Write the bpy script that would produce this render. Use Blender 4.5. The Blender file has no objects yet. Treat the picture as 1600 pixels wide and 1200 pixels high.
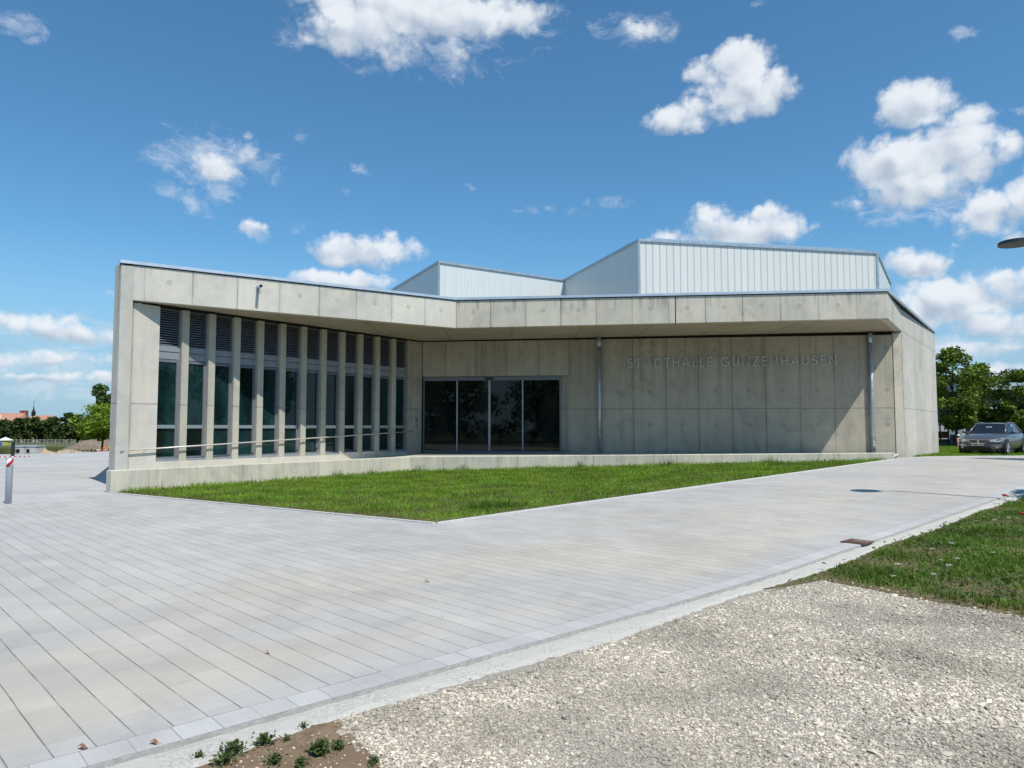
import bpy, bmesh, math, random
import numpy as np
from mathutils import Vector, Matrix

random.seed(7)
rng = np.random.default_rng(11)
C = bpy.context.scene.collection
scene = bpy.context.scene
R = math.radians

# ------------------------------------------------------------------ camera
cam_d = bpy.data.cameras.new('camera')
cam = bpy.data.objects.new('camera', cam_d)
C.objects.link(cam)
cam_d.sensor_width = 36
cam_d.lens = 25
cam_d.clip_end = 5000
PITCH = math.atan(68 / 1111.1)
cam.location = (0, 0, 1.55)
cam.rotation_euler = (math.pi / 2 + PITCH, 0, 0)
scene.camera = cam

# ------------------------------------------------------------------ sun and exposure
SUN_AZ, SUN_EL = 142.0, 58.5
sun_dir = Vector((math.cos(R(SUN_EL)) * math.sin(R(SUN_AZ)), math.cos(R(SUN_EL)) * math.cos(R(SUN_AZ)), math.sin(R(SUN_EL))))
sun_d = bpy.data.lights.new('sun', 'SUN')
sun_d.energy = 4.6
sun_d.angle = R(0.53)
sun_d.color = (1.0, 0.955, 0.88)
sun = bpy.data.objects.new('sun', sun_d)
C.objects.link(sun)
sun.rotation_euler = (-sun_dir).to_track_quat('-Z', 'Y').to_euler()
scene.view_settings.view_transform = 'Standard'
scene.view_settings.look = 'None'
scene.view_settings.exposure = 0.0
scene.view_settings.gamma = 1.0

# ------------------------------------------------------------------ node helpers
def nd(nt, typ, ins=None, out=0, **props):
    n = nt.nodes.new(typ)
    for k, v in props.items():
        setattr(n, k, v)
    for k, v in (ins or {}).items():
        s = n.inputs[k]
        if isinstance(v, bpy.types.NodeSocket):
            nt.links.new(v, s)
        else:
            s.default_value = v
    return n.outputs[out]

def mth(nt, op, a, b=0.0, c=0.0, clamp=False):
    return nd(nt, 'ShaderNodeMath', {0: a, 1: b, 2: c}, operation=op, use_clamp=clamp)

def vdot(nt, v, w):
    return nd(nt, 'ShaderNodeVectorMath', {0: v, 1: w}, out=1, operation='DOT_PRODUCT')

def vmul(nt, v, w):
    return nd(nt, 'ShaderNodeVectorMath', {0: v, 1: w}, operation='MULTIPLY')

def smooth(nt, x, lo, hi, a=0.0, b=1.0):
    n = nt.nodes.new('ShaderNodeMapRange')
    n.interpolation_type = 'SMOOTHSTEP'
    for k, v in ((0, x), (1, lo), (2, hi), (3, a), (4, b)):
        if isinstance(v, bpy.types.NodeSocket):
            nt.links.new(v, n.inputs[k])
        else:
            n.inputs[k].default_value = v
    return n.outputs[0]

def noise(nt, vec, scale, detail=4.0, rough=0.55, dist=0.0, out=0):
    return nd(nt, 'ShaderNodeTexNoise', {'Vector': vec, 'Scale': scale, 'Detail': detail, 'Roughness': rough, 'Distortion': dist}, out=out)

def mixc(nt, f, a, b, blend='MIX'):
    n = nt.nodes.new('ShaderNodeMix')
    n.data_type = 'RGBA'
    n.blend_type = blend
    for k, v in ((0, f), (6, a), (7, b)):
        if isinstance(v, bpy.types.NodeSocket):
            nt.links.new(v, n.inputs[k])
        elif k == 0:
            n.inputs[k].default_value = v
        else:
            n.inputs[k].default_value = (*v, 1) if len(v) == 3 else v
    return n.outputs[2]

def scalec(nt, col, f):
    return nd(nt, 'ShaderNodeVectorMath', {0: col, 3: f}, operation='SCALE')

def new_mat(name, base=(.5, .5, .5), rough=.6, metal=0.0, spec=.5):
    m = bpy.data.materials.new(name)
    m.use_nodes = True
    nt = m.node_tree
    b = nt.nodes['Principled BSDF']
    b.inputs['Base Color'].default_value = (*base, 1)
    b.inputs['Roughness'].default_value = rough
    b.inputs['Metallic'].default_value = metal
    b.inputs['Specular IOR Level'].default_value = spec
    return m, nt, b

def obj_co(nt):
    return nd(nt, 'ShaderNodeTexCoord', out=3)

def bump(nt, b, h, strength=.3, dist=.01):
    s = nd(nt, 'ShaderNodeBump', {'Height': h, 'Strength': strength, 'Distance': dist})
    nt.links.new(s, b.inputs['Normal'])

def simple(name, base, rough=.6, metal=0.0, spec=.5, var=.12, scale=8.0):
    """a plain coloured surface with a little mottling of its own"""
    m, nt, b = new_mat(name, base, rough, metal, spec)
    co = obj_co(nt)
    n1 = noise(nt, co, scale, 5)
    f = smooth(nt, n1, .25, .75, 1 - var, 1 + var)
    rgb = nd(nt, 'ShaderNodeRGB')
    rgb.node.outputs[0].default_value = (*base, 1)
    nt.links.new(scalec(nt, rgb, f), b.inputs['Base Color'])
    nt.links.new(smooth(nt, n1, .2, .8, rough * .85, min(1, rough * 1.15)), b.inputs['Roughness'])
    return m

# ------------------------------------------------------------------ world: sky with cumulus
def pix_dir(u, v):
    a, bb = (u - 800) / 1111.1, (600 - v) / 1111.1
    c, s = math.cos(PITCH), math.sin(PITCH)
    d = Vector((a, c - s * bb, s + c * bb)).normalized()
    return math.atan2(d.x, d.y), math.asin(d.z)

CLOUDS = [  # centre, half sizes (in the units pix_dir takes), weight: directions of the clouds as seen from the place
    (660, 18, 175, 48, 1.1), (560, 55, 85, 34, 1.0), (615, 88, 42, 26, .9), (800, 25, 80, 34, 1.0), (500, 32, 45, 18, .7),
    (708, 96, 26, 24, .4), (745, 42, 60, 26, .7),
    (1000, 40, 34, 15, .75),
    (1150, 103, 72, 38, 1.0), (1085, 178, 76, 28, 1.0), (1150, 150, 75, 40, .9), (1205, 128, 38, 32, .7),
    (1440, 160, 58, 38, 1.1), (1505, 188, 62, 24, .8), (1445, 250, 128, 54, 1.2), (1365, 245, 58, 32, .9), (1430, 300, 78, 30, .9),
    (1520, 250, 58, 40, .9), (1340, 322, 28, 16, .45),
    (1560, 335, 72, 42, 1.0), (1620, 310, 70, 50, 1.0), (1590, 375, 60, 18, .7),
    (1150, 362, 112, 26, 1.1), (1118, 340, 46, 26, 1.0), (1205, 352, 54, 24, 1.0),
    (1435, 414, 58, 28, 1.1),
    (1500, 462, 115, 34, 1.1), (1570, 450, 60, 32, 1.0), (1440, 492, 110, 26, .9), (1580, 505, 120, 26, .9), (1510, 545, 150, 14, .7), (1560, 580, 80, 14, .8),
    (335, 268, 48, 26, .9), (388, 240, 22, 30, .85),
    (390, 362, 28, 14, .75),
    (570, 388, 82, 27, 1.1), (540, 374, 40, 18, .8), (538, 438, 66, 20, 1.1), (610, 404, 44, 12, .7),
    (75, 520, 90, 20, .85), (15, 505, 45, 20, .8), (172, 530, 40, 16, .75), (70, 560, 120, 13, .62), (152, 590, 30, 12, .9), (75, 592, 60, 10, .6),
    (190, 457, 18, 14, .5), (40, 508, 70, 18, .9), (110, 528, 70, 18, .9), (60, 562, 90, 12, .7),
    (1460, 470, 60, 26, .9), (1545, 500, 80, 20, .9),
]
WISPS = [  # thin torn cloud: centre, half sizes, weight
    (345, 255, 95, 52, .95), (258, 245, 52, 28, .8), (325, 312, 46, 30, .8), (275, 302, 44, 16, .75), (458, 356, 30, 12, .6), (395, 362, 45, 20, .7),
    (36, 36, 62, 30, .85), (708, 96, 34, 28, .75), (940, 323, 60, 12, .6), (832, 325, 30, 10, .55), (522, 300, 30, 11, .7), (1000, 42, 66, 30, .95),
    (938, 42, 19, 15, .8), (1340, 322, 36, 20, .7), (470, 218, 17, 17, .75), (1495, 62, 25, 14, .85), (560, 266, 18, 8, .6), (748, 292, 16, 7, .6), (1180, 3, 26, 8, .7),
    (60, 566, 170, 32, .95), (100, 612, 160, 22, .85), (80, 520, 150, 34, .8), (1510, 545, 170, 26, .95), (1560, 590, 120, 20, .8), (1590, 175, 60, 9, .6), (670, 60, 230, 70, .75), (1440, 330, 110, 26, .7),
]
world = bpy.data.worlds.new('World')
scene.world = world
world.use_nodes = True
wt = world.node_tree
bg = wt.nodes['Background']
sky = nd(wt, 'ShaderNodeTexSky', sky_type='NISHITA', sun_disc=False, sun_elevation=R(SUN_EL), sun_rotation=R(SUN_AZ), air_density=1.0, dust_density=0.6, ozone_density=1.6, altitude=420)
SKY_STRENGTH = .105
gen = nd(wt, 'ShaderNodeTexCoord', out=0)
sep = nd(wt, 'ShaderNodeSeparateXYZ', {0: gen})
gx, gy, gz = sep.node.outputs
az = mth(wt, 'ARCTAN2', gx, gy)
el = mth(wt, 'ARCSINE', gz)
wn = noise(wt, gen, 13.0, 6, .62, out=1)
wsep = nd(wt, 'ShaderNodeSeparateXYZ', {0: wn}).node
az = mth(wt, 'ADD', az, mth(wt, 'MULTIPLY', mth(wt, 'SUBTRACT', wsep.outputs[0], .5), .075))
el = mth(wt, 'ADD', el, mth(wt, 'MULTIPLY', mth(wt, 'SUBTRACT', wsep.outputs[1], .5), .050))
F = SY = SW = None
for (u, v, a, b_, w) in CLOUDS:
    a0, e0 = pix_dir(u, v)
    a1, _ = pix_dir(u + a, v)
    _, e1 = pix_dir(u, v - b_)
    ia, ie = 1 / abs(a1 - a0) / 1.34, 1 / abs(e1 - e0) / 1.32
    w = w + .12 if w < .7 else w
    dx = mth(wt, 'MULTIPLY_ADD', az, ia, -a0 * ia)
    dy = mth(wt, 'MULTIPLY_ADD', el, ie, -e0 * ie)
    r2 = mth(wt, 'MULTIPLY_ADD', dx, dx, mth(wt, 'MULTIPLY', dy, dy))
    k = mth(wt, 'MULTIPLY_ADD', r2, -w, w)
    kp = mth(wt, 'MAXIMUM', k, 0.0)
    F = k if F is None else mth(wt, 'MAXIMUM', F, k)
    SW = kp if SW is None else mth(wt, 'ADD', SW, kp)
    SY = mth(wt, 'MULTIPLY', kp, dy) if SY is None else mth(wt, 'MULTIPLY_ADD', kp, dy, SY)
FW = None
for (u, v, a, b_, w) in WISPS:
    a0, e0 = pix_dir(u, v)
    a1, _ = pix_dir(u + a, v)
    _, e1 = pix_dir(u, v - b_)
    ia, ie = 1 / abs(a1 - a0) / 1.15, 1 / abs(e1 - e0) / 1.15
    dx = mth(wt, 'MULTIPLY_ADD', az, ia, -a0 * ia)
    dy = mth(wt, 'MULTIPLY_ADD', el, ie, -e0 * ie)
    k = mth(wt, 'MULTIPLY_ADD', mth(wt, 'MULTIPLY_ADD', dx, dx, mth(wt, 'MULTIPLY', dy, dy)), -w, w)
    FW = k if FW is None else mth(wt, 'MAXIMUM', FW, k)
FW = mth(wt, 'MAXIMUM', FW, -1.0)
F = mth(wt, 'MAXIMUM', F, -1.0)
height = mth(wt, 'DIVIDE', SY, mth(wt, 'ADD', SW, .02))
def puffs(vec, sc):
    d = nd(wt, 'ShaderNodeTexVoronoi', {'Vector': vec, 'Scale': sc}, feature='F1')
    return mth(wt, 'SUBTRACT', 1.0, mth(wt, 'MULTIPLY', d, 1.25))
wv_ = noise(wt, gen, 24.0, 5, .6, out=1)
warp = nd(wt, 'ShaderNodeVectorMath', {0: gen, 1: nd(wt, 'ShaderNodeVectorMath', {0: wv_, 3: .030}, operation='SCALE')}, operation='ADD')
def billow(vec):
    a = mth(wt, 'MULTIPLY', puffs(vec, 17.0), .46)
    return mth(wt, 'MULTIPLY_ADD', puffs(vec, 39.0), .32, a)
bil0 = billow(warp)
bil = mth(wt, 'MULTIPLY_ADD', puffs(warp, 88.0), .22, bil0)
cn = mth(wt, 'MULTIPLY_ADD', bil, .55, mth(wt, 'MULTIPLY', noise(wt, gen, 42.0, 12, .68, .3), .45))
cn2 = noise(wt, vmul(wt, gen, (1, 1, 1.35)), 11.0, 6, .55)
dens = mth(wt, 'ADD', F, mth(wt, 'MULTIPLY', mth(wt, 'SUBTRACT', cn, .5), 1.9))
dens = mth(wt, 'ADD', dens, mth(wt, 'MULTIPLY', mth(wt, 'SUBTRACT', cn2, .5), .9))
alpha = smooth(wt, dens, .10, .78)
up = nd(wt, 'ShaderNodeVectorMath', {0: gen, 1: (.012, -.004, .014)}, operation='ADD')
upw = nd(wt, 'ShaderNodeVectorMath', {0: warp, 1: (.009, -.004, .013)}, operation='ADD')
relief = mth(wt, 'MULTIPLY', mth(wt, 'SUBTRACT', bil0, billow(upw)), .95)
lit = mth(wt, 'ADD', mth(wt, 'MULTIPLY', height, .66), mth(wt, 'ADD', relief, .56))
lit = mth(wt, 'SUBTRACT', lit, mth(wt, 'MULTIPLY', smooth(wt, dens, .6, 1.5), .10))
lit = smooth(wt, lit, .05, .85)
cloud_col = mixc(wt, lit, (.45, .54, .66), (.86, .90, .95))
skyc = scalec(wt, sky, SKY_STRENGTH)
skyc = vmul(wt, skyc, (.70, 1.19, 1.37))
skyc = mixc(wt, mth(wt, 'MULTIPLY', smooth(wt, gz, .26, .0), .85), skyc, (.36, .52, .69))
wz = noise(wt, vmul(wt, warp, (1, 1, 1.7)), 21.0, 12, .68, .8)
aw = smooth(wt, mth(wt, 'ADD', FW, mth(wt, 'MULTIPLY', mth(wt, 'SUBTRACT', wz, .5), 3.4)), .25, 1.55, 0.0, .62)
skyc = mixc(wt, aw, skyc, (.72, .79, .88))
final = mixc(wt, mth(wt, 'MULTIPLY', alpha, .95), skyc, cloud_col)
wt.links.new(final, bg.inputs['Color'])
bg.inputs['Strength'].default_value = 1.0

# ------------------------------------------------------------------ object helpers
BASE = {}

def tag(o, label=None, cat=None, group=None, kind=None):
    if label: o['label'] = label
    if cat: o['category'] = cat
    if group: o['group'] = group
    if kind: o['kind'] = kind
    return o

def thing(name, label, cat, loc=(0, 0, 0), group=None, local=False, rotz=0.0):
    """an Empty at the thing's base; with local=True its parts are given in its own coordinates"""
    o = bpy.data.objects.new(name, None)
    o.empty_display_size = .2
    C.objects.link(o)
    o.location = loc
    o.rotation_euler = (0, 0, rotz)
    BASE[o.name] = Vector((0, 0, 0)) if local else Vector(loc)
    return tag(o, label, cat, group)

class MB:
    def __init__(s):
        s.v, s.f = [], []

    def add(s, vs, fs):
        o = len(s.v)
        s.v += [tuple(p) for p in vs]
        s.f += [tuple(i + o for i in f) for f in fs]
        return s

    def quad(s, a, b, c, d):
        return s.add([a, b, c, d], [(0, 1, 2, 3)])

    def par(s, o, x, y, z):
        o, x, y, z = map(Vector, (o, x, y, z))
        vs = [o, o + x, o + x + y, o + y, o + z, o + x + z, o + x + y + z, o + y + z]
        return s.add(vs, [(0, 3, 2, 1), (4, 5, 6, 7), (0, 1, 5, 4), (1, 2, 6, 5), (2, 3, 7, 6), (3, 0, 4, 7)])

    def box(s, x0, x1, y0, y1, z0, z1):
        return s.par((x0, y0, z0), (x1 - x0, 0, 0), (0, y1 - y0, 0), (0, 0, z1 - z0))

    def prism(s, poly, z0, z1):
        n = len(poly)
        z0 = z0 if isinstance(z0, (list, tuple)) else [z0] * n
        z1 = z1 if isinstance(z1, (list, tuple)) else [z1] * n
        vs = [(p[0], p[1], z) for p, z in zip(poly, z0)] + [(p[0], p[1], z) for p, z in zip(poly, z1)]
        fs = [tuple(range(n))[::-1], tuple(range(n, 2 * n))] + [(i, (i + 1) % n, n + (i + 1) % n, n + i) for i in range(n)]
        return s.add(vs, fs)

    def tube(s, pts, r, n=10, caps=True):
        pts = [Vector(p) for p in pts]
        rs = r if isinstance(r, (list, tuple)) else [r] * len(pts)
        o = len(s.v)
        ref = None
        for i, p in enumerate(pts):
            t = (pts[min(i + 1, len(pts) - 1)] - pts[max(i - 1, 0)]).normalized()
            if ref is None:
                ref = t.orthogonal().normalized()
            a = (ref - t * ref.dot(t)).normalized()
            ref = a
            b = t.cross(a)
            for k in range(n):
                q = 2 * math.pi * k / n
                s.v.append(tuple(p + (a * math.cos(q) + b * math.sin(q)) * rs[i]))
        for i in range(len(pts) - 1):
            for k in range(n):
                k2 = (k + 1) % n
                s.f.append((o + i * n + k, o + i * n + k2, o + (i + 1) * n + k2, o + (i + 1) * n + k))
        if caps:
            s.f.append(tuple(o + k for k in range(n))[::-1])
            s.f.append(tuple(o + (len(pts) - 1) * n + k for k in range(n)))
        return s

    def lathe(s, c, prof, n=24):
        """profile of (radius, z) about the vertical through c"""
        o = len(s.v)
        for r, z in prof:
            for k in range(n):
                q = 2 * math.pi * k / n
                s.v.append((c[0] + r * math.cos(q), c[1] + r * math.sin(q), c[2] + z))
        for i in range(len(prof) - 1):
            for k in range(n):
                k2 = (k + 1) % n
                s.f.append((o + i * n + k, o + i * n + k2, o + (i + 1) * n + k2, o + (i + 1) * n + k))
        s.f.append(tuple(o + k for k in range(n))[::-1])
        s.f.append(tuple(o + (len(prof) - 1) * n + k for k in range(n)))
        return s

    def build(s, name, mat, parent=None, smooth=False, uv0=None, recalc=True, bevel=0.0):
        me = bpy.data.meshes.new(name)
        base = Vector((0, 0, 0))
        if parent is not None:
            r = parent
            while r.parent: r = r.parent
            base = BASE[r.name]
        me.from_pydata([(p[0] - base.x, p[1] - base.y, p[2] - base.z) for p in s.v], [], s.f)
        if recalc:
            bm = bmesh.new()
            bm.from_mesh(me)
            bmesh.ops.recalc_face_normals(bm, faces=bm.faces)
            bm.to_mesh(me)
            bm.free()
        if uv0 is not None:      # metres along the wall, metres up
            me.update()
            uvl = me.uv_layers.new(name='metres')
            for p in me.polygons:
                nx, ny, nz = p.normal
                for li in p.loop_indices:
                    q = me.vertices[me.loops[li].vertex_index].co + base
                    if abs(nz) > .75:
                        uvl.data[li].uv = (q.x - uv0[0], q.y - uv0[1])
                    else:
                        l = math.hypot(nx, ny)
                        tx, ty = -ny / l, nx / l
                        if tx < 0: tx, ty = -tx, -ty
                        uvl.data[li].uv = ((q.x - uv0[0]) * tx + (q.y - uv0[1]) * ty, q.z)
        if smooth:
            for p in me.polygons: p.use_smooth = True
        me.materials.append(mat)
        o = bpy.data.objects.new(name, me)
        C.objects.link(o)
        if parent is not None: o.parent = parent
        if bevel:
            bv = o.modifiers.new('bevel', 'BEVEL')
            bv.width = bevel
            bv.segments = 2
            bv.limit_method = 'ANGLE'
        return o

def mesh_np(name, verts, faces, mat, parent=None, smooth=False):
    """fast mesh from arrays; faces all of one size"""
    me = bpy.data.meshes.new(name)
    nv, (nf, k) = len(verts), faces.shape
    me.vertices.add(nv)
    me.vertices.foreach_set('co', np.asarray(verts, np.float32).ravel())
    me.loops.add(nf * k)
    me.loops.foreach_set('vertex_index', np.asarray(faces, np.int32).ravel())
    me.polygons.add(nf)
    me.polygons.foreach_set('loop_start', np.arange(0, nf * k, k, dtype=np.int32))
    me.polygons.foreach_set('use_smooth', np.full(nf, smooth, bool))
    me.update(calc_edges=True)
    me.validate()
    me.materials.append(mat)
    o = bpy.data.objects.new(name, me)
    C.objects.link(o)
    if parent is not None: o.parent = parent
    return o

# ------------------------------------------------------------------ plan of the place (metres, z = 0 at the photographer's feet)
V2 = lambda x, y: Vector((x, y))
LE, LN = V2(.743, .669), V2(-.669, .743)          # along and across the paved lane
L0 = V2(0, 5.1)

def lane(t, d):
    p = L0 + LE * t + LN * d
    return (p.x, p.y)

GT = [(-1e4, 0), (3.4, 0), (21.1, .53), (25.0, .47), (33.0, .36), (1e4, .36)]

def ground(x, y):
    t = (V2(x, y) - L0).dot(LE)
    for (t0, z0), (t1, z1) in zip(GT, GT[1:]):
        if t <= t1:
            return z0 + (z1 - z0) * (t - t0) / (t1 - t0)
    return .36

def sheet(name, poly, dz, mat, zf=None):
    """one ground sheet over a plan polygon, following the lie of the land"""
    bm = bmesh.new()
    f = bm.faces.new([bm.verts.new((p[0], p[1], 0)) for p in poly])
    bmesh.ops.triangulate(bm, faces=[f])
    for t in (3.4, 21.1, 25.0, 33.0):
        p = L0 + LE * t
        bmesh.ops.bisect_plane(bm, geom=bm.verts[:] + bm.edges[:] + bm.faces[:], plane_co=(p.x, p.y, 0), plane_no=(LE.x, LE.y, 0))
    for v in bm.verts:
        v.co.z = (zf or ground)(v.co.x, v.co.y) + dz
    bmesh.ops.recalc_face_normals(bm, faces=bm.faces)
    for fc in bm.faces:
        fc.normal_update()
        if fc.normal.z < 0: fc.normal_flip()
    me = bpy.data.meshes.new(name)
    bm.to_mesh(me)
    bm.free()
    me.materials.append(mat)
    o = bpy.data.objects.new(name, me)
    C.objects.link(o)
    return tag(o, kind='structure')

W0, W1, WR, SR = V2(-10.65, 19.16), V2(-3.63, 28.62), V2(14.5, 26.3), V2(20.06, 33.55)
TL, TK, TR = V2(-10.65, 19.16), V2(-1.96, 24.84), V2(12.35, 23.2)
A_ = (W1 - W0).normalized(); NA = V2(A_.y, -A_.x)           # along the window wall, out of it
B_ = (WR - W1).normalized(); NB = V2(B_.y, -B_.x)           # along the entrance wall, out of it
S_ = (SR - WR).normalized(); NS = V2(S_.y, -S_.x)
LP, LK, LR = V2(-9.55, 17.04), V2(-3.62, 25.1), V2(12.36, 23.07)   # low wall
APEX = V2(-1.24, 11.62)

def WP(d, off, z): p = W0 + A_ * d + NA * off; return Vector((p.x, p.y, z))
def BP(d, off, z): p = W1 + B_ * d + NB * off; return Vector((p.x, p.y, z))

def wbox(mb, P, d0, d1, o0, o1, z0, z1):
    a = P(d0, o0, z0)
    return mb.par(a, P(d1, o0, z0) - a, P(d0, o1, z0) - a, (0, 0, z1 - z0))

# ------------------------------------------------------------------ materials
def concrete(name, base, pitch=1.22, u0=0.0, joints=(), holes=(), hphase=.5, jw=.010, streak=.22, top=None, jdark=.45, rough=.75):
    m, nt, b = new_mat(name, base, rough, 0, .35)
    co = obj_co(nt)
    uvn = nd(nt, 'ShaderNodeUVMap', uv_map='metres')
    s = nd(nt, 'ShaderNodeSeparateXYZ', {0: uvn}).node
    u = mth(nt, 'SUBTRACT', s.outputs[0], u0)
    v = s.outputs[1]
    q = mth(nt, 'DIVIDE', u, pitch)
    fr = mth(nt, 'FRACT', q)
    pid = mth(nt, 'FLOOR', q)
    rnd = nd(nt, 'ShaderNodeTexWhiteNoise', {'W': pid}, noise_dimensions='1D')
    edge = mth(nt, 'MULTIPLY', mth(nt, 'MINIMUM', fr, mth(nt, 'SUBTRACT', 1.0, fr)), pitch)
    jline = smooth(nt, edge, jw, jw * 2.6, 1.0, 0.0)
    soft = smooth(nt, edge, 0.0, .12, 1.0, 0.0)
    # joints differ in strength along their length
    jn = noise(nt, vmul(nt, co, (2.0, 2.0, .6)), 1.0, 3)
    jline = mth(nt, 'MULTIPLY', jline, smooth(nt, jn, .25, .7, .25, 1.0))
    for z in joints:
        dz = mth(nt, 'ABSOLUTE', mth(nt, 'SUBTRACT', v, z))
        jline = mth(nt, 'MAXIMUM', jline, mth(nt, 'MULTIPLY', smooth(nt, dz, jw * 1.2, jw * 3, 1.0, 0.0), .75))
    hol = None
    du = mth(nt, 'MULTIPLY', mth(nt, 'SUBTRACT', fr, hphase), pitch)
    du2 = mth(nt, 'MULTIPLY', du, du)
    for z in holes:
        dv = mth(nt, 'SUBTRACT', v, z)
        r = mth(nt, 'SQRT', mth(nt, 'MULTIPLY_ADD', dv, dv, du2))
        ring = smooth(nt, mth(nt, 'ABSOLUTE', mth(nt, 'SUBTRACT', r, .052)), .012, .026, 1.0, 0.0)
        inner = smooth(nt, r, .03, .05, .35, 0.0)
        h = mth(nt, 'MAXIMUM', ring, inner)
        hol = h if hol is None else mth(nt, 'MAXIMUM', hol, h)
    big = noise(nt, co, .55, 5, .6)
    mid = noise(nt, co, 2.6, 6, .65, .3)
    fine = noise(nt, co, 24.0, 8, .7)
    st = noise(nt, vmul(nt, co, (4.2, 4.2, .22)), 1.0, 5, .6)
    pore = smooth(nt, noise(nt, co, 60.0, 2, .5), .66, .74)
    f = mth(nt, 'ADD', 1.0, mth(nt, 'MULTIPLY', mth(nt, 'SUBTRACT', big, .5), .42))
    f = mth(nt, 'ADD', f, mth(nt, 'MULTIPLY', mth(nt, 'SUBTRACT', mid, .5), .36))
    f = mth(nt, 'ADD', f, mth(nt, 'MULTIPLY', mth(nt, 'SUBTRACT', fine, .5), .30))
    f = mth(nt, 'ADD', f, mth(nt, 'MULTIPLY', mth(nt, 'SUBTRACT', st, .5), streak * 1.6))
    f = mth(nt, 'ADD', f, mth(nt, 'MULTIPLY', mth(nt, 'SUBTRACT', rnd, .5), .10))
    f = mth(nt, 'SUBTRACT', f, mth(nt, 'MULTIPLY', soft, mth(nt, 'MULTIPLY', jn, .10)))
    f = mth(nt, 'SUBTRACT', f, mth(nt, 'MULTIPLY', pore, .14))
    if top is not None:   # run-off streaks from the top; on the entrance wall also painted shade
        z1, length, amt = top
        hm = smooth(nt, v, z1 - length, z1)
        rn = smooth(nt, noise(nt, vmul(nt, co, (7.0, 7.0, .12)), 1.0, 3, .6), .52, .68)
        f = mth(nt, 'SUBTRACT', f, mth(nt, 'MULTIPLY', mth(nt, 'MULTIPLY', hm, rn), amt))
    f = mth(nt, 'MULTIPLY', f, mth(nt, 'SUBTRACT', 1.0, mth(nt, 'MULTIPLY', jline, jdark)))
    if hol is not None:
        f = mth(nt, 'MULTIPLY', f, mth(nt, 'SUBTRACT', 1.0, mth(nt, 'MULTIPLY', mth(nt, 'MULTIPLY', hol, smooth(nt, rnd, .0, 1.0, .35, 1.0)), .34)))
    blot = smooth(nt, noise(nt, vmul(nt, co, (1.1, 1.1, .8)), 1.0, 7, .72, .8), .50, .66)
    f = mth(nt, 'SUBTRACT', f, mth(nt, 'MULTIPLY', blot, .16 * min(1.0, streak / .2)))
    warm = mixc(nt, smooth(nt, mid, .35, .7), base, (base[0] * 1.03, base[1] * .995, base[2] * .92))
    nt.links.new(scalec(nt, warm, f), b.inputs['Base Color'])
    hgt = mth(nt, 'SUBTRACT', mth(nt, 'MULTIPLY', fine, .25), mth(nt, 'ADD', jline, mth(nt, 'MULTIPLY', pore, .3)))
    bump(nt, b, hgt, .35, .008)
    return m

CB = (.40, .385, .335)
uL = (TK - TL).length
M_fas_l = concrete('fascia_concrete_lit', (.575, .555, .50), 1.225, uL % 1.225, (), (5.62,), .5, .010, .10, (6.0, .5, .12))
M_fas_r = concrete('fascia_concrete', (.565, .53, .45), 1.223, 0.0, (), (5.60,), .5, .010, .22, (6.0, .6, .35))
M_fas_s = concrete('side_concrete', (.56, .54, .49), 2.45, .35, (2.27, 5.13), (), .5, .008, .2, (6.0, 1.2, .15))
M_wall_b = concrete('entrance_wall_concrete', (.385, .358, .295), 1.24, 8.40 % 1.24, (2.27,), (4.5, 2.95, 1.65), .5, .010, .22, (5.1, 3.6, .24))  # water stains at the top double as painted shade under the overhang
M_wall_a = concrete('window_wall_concrete', (.56, .53, .465), 9.0, .36, (2.2,), (), .5, .010, .12)
M_end = concrete('end_wall_concrete', (.565, .54, .485), 9.0, .36, (2.2,), (), .5, .010, .12)
M_pier = concrete('stained_pier_concrete', (.54, .51, .45), 50.0, 20.0, (2.2,), (), .5, .010, .30, (6.2, 4.2, .42))
M_pil = concrete('pillar_concrete', (.47, .45, .385), 50.0, 20.0, (2.2,), (), .5, .008, .15)
M_low = concrete('low_wall_concrete', (.575, .55, .455), 2.6, .9, (), (), .5, .008, .34, (.75, .7, .25))
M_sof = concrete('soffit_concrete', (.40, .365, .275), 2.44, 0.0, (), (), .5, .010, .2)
M_plain = concrete('plain_concrete', (.50, .49, .44), 60.0, 30.0, (), (), .5, .008, .1)

M_alu = simple('brushed_aluminium', (.62, .65, .68), .35, .85, .5, .06, 20)
M_frame = simple('window_frame_grey', (.15, .165, .185), .5, .0, .5, .05)
M_panel = simple('window_panel_grey', (.25, .27, .30), .5, .0, .5, .04)
M_louv = simple('louvre_grey', (.20, .215, .245), .5, .3, .5, .06)
M_dark = simple('dark_gap', (.018, .018, .017), .8, 0, .2)
M_black = simple('black_plastic', (.02, .02, .022), .5)
M_zinc = simple('zinc_pipe', (.44, .50, .55), .40, .55, .5, .12, 5)
M_rail = simple('rail_metal', (.58, .56, .50), .38, .35, .5, .06, 30)
M_steel = simple('stainless_steel', (.60, .60, .59), .50, .55, .5, .06, 30)
M_coping = simple('coping_metal', (.66, .70, .74), .38, .6, .5, .05, 3)
M_roof = simple('flat_roof', (.25, .25, .25), .9)

def glass_mat(name, base):
    m, nt, b = new_mat(name, base, .02, 0, .5)
    b.inputs['IOR'].default_value = 1.42
    co = obj_co(nt)
    n1 = noise(nt, vmul(nt, co, (1.6, 1.6, .5)), 1.0, 2)
    rgb = nd(nt, 'ShaderNodeRGB'); rgb.node.outputs[0].default_value = (*base, 1)
    nt.links.new(scalec(nt, rgb, smooth(nt, n1, .3, .7, .35, 1.6)), b.inputs['Base Color'])
    bump(nt, b, noise(nt, co, .9, 1), .04, .02)
    return m
M_glass = glass_mat('tinted_window_glass', (.007, .024, .025))
M_glass_d = glass_mat('entrance_door_glass', (.008, .011, .010))

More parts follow.
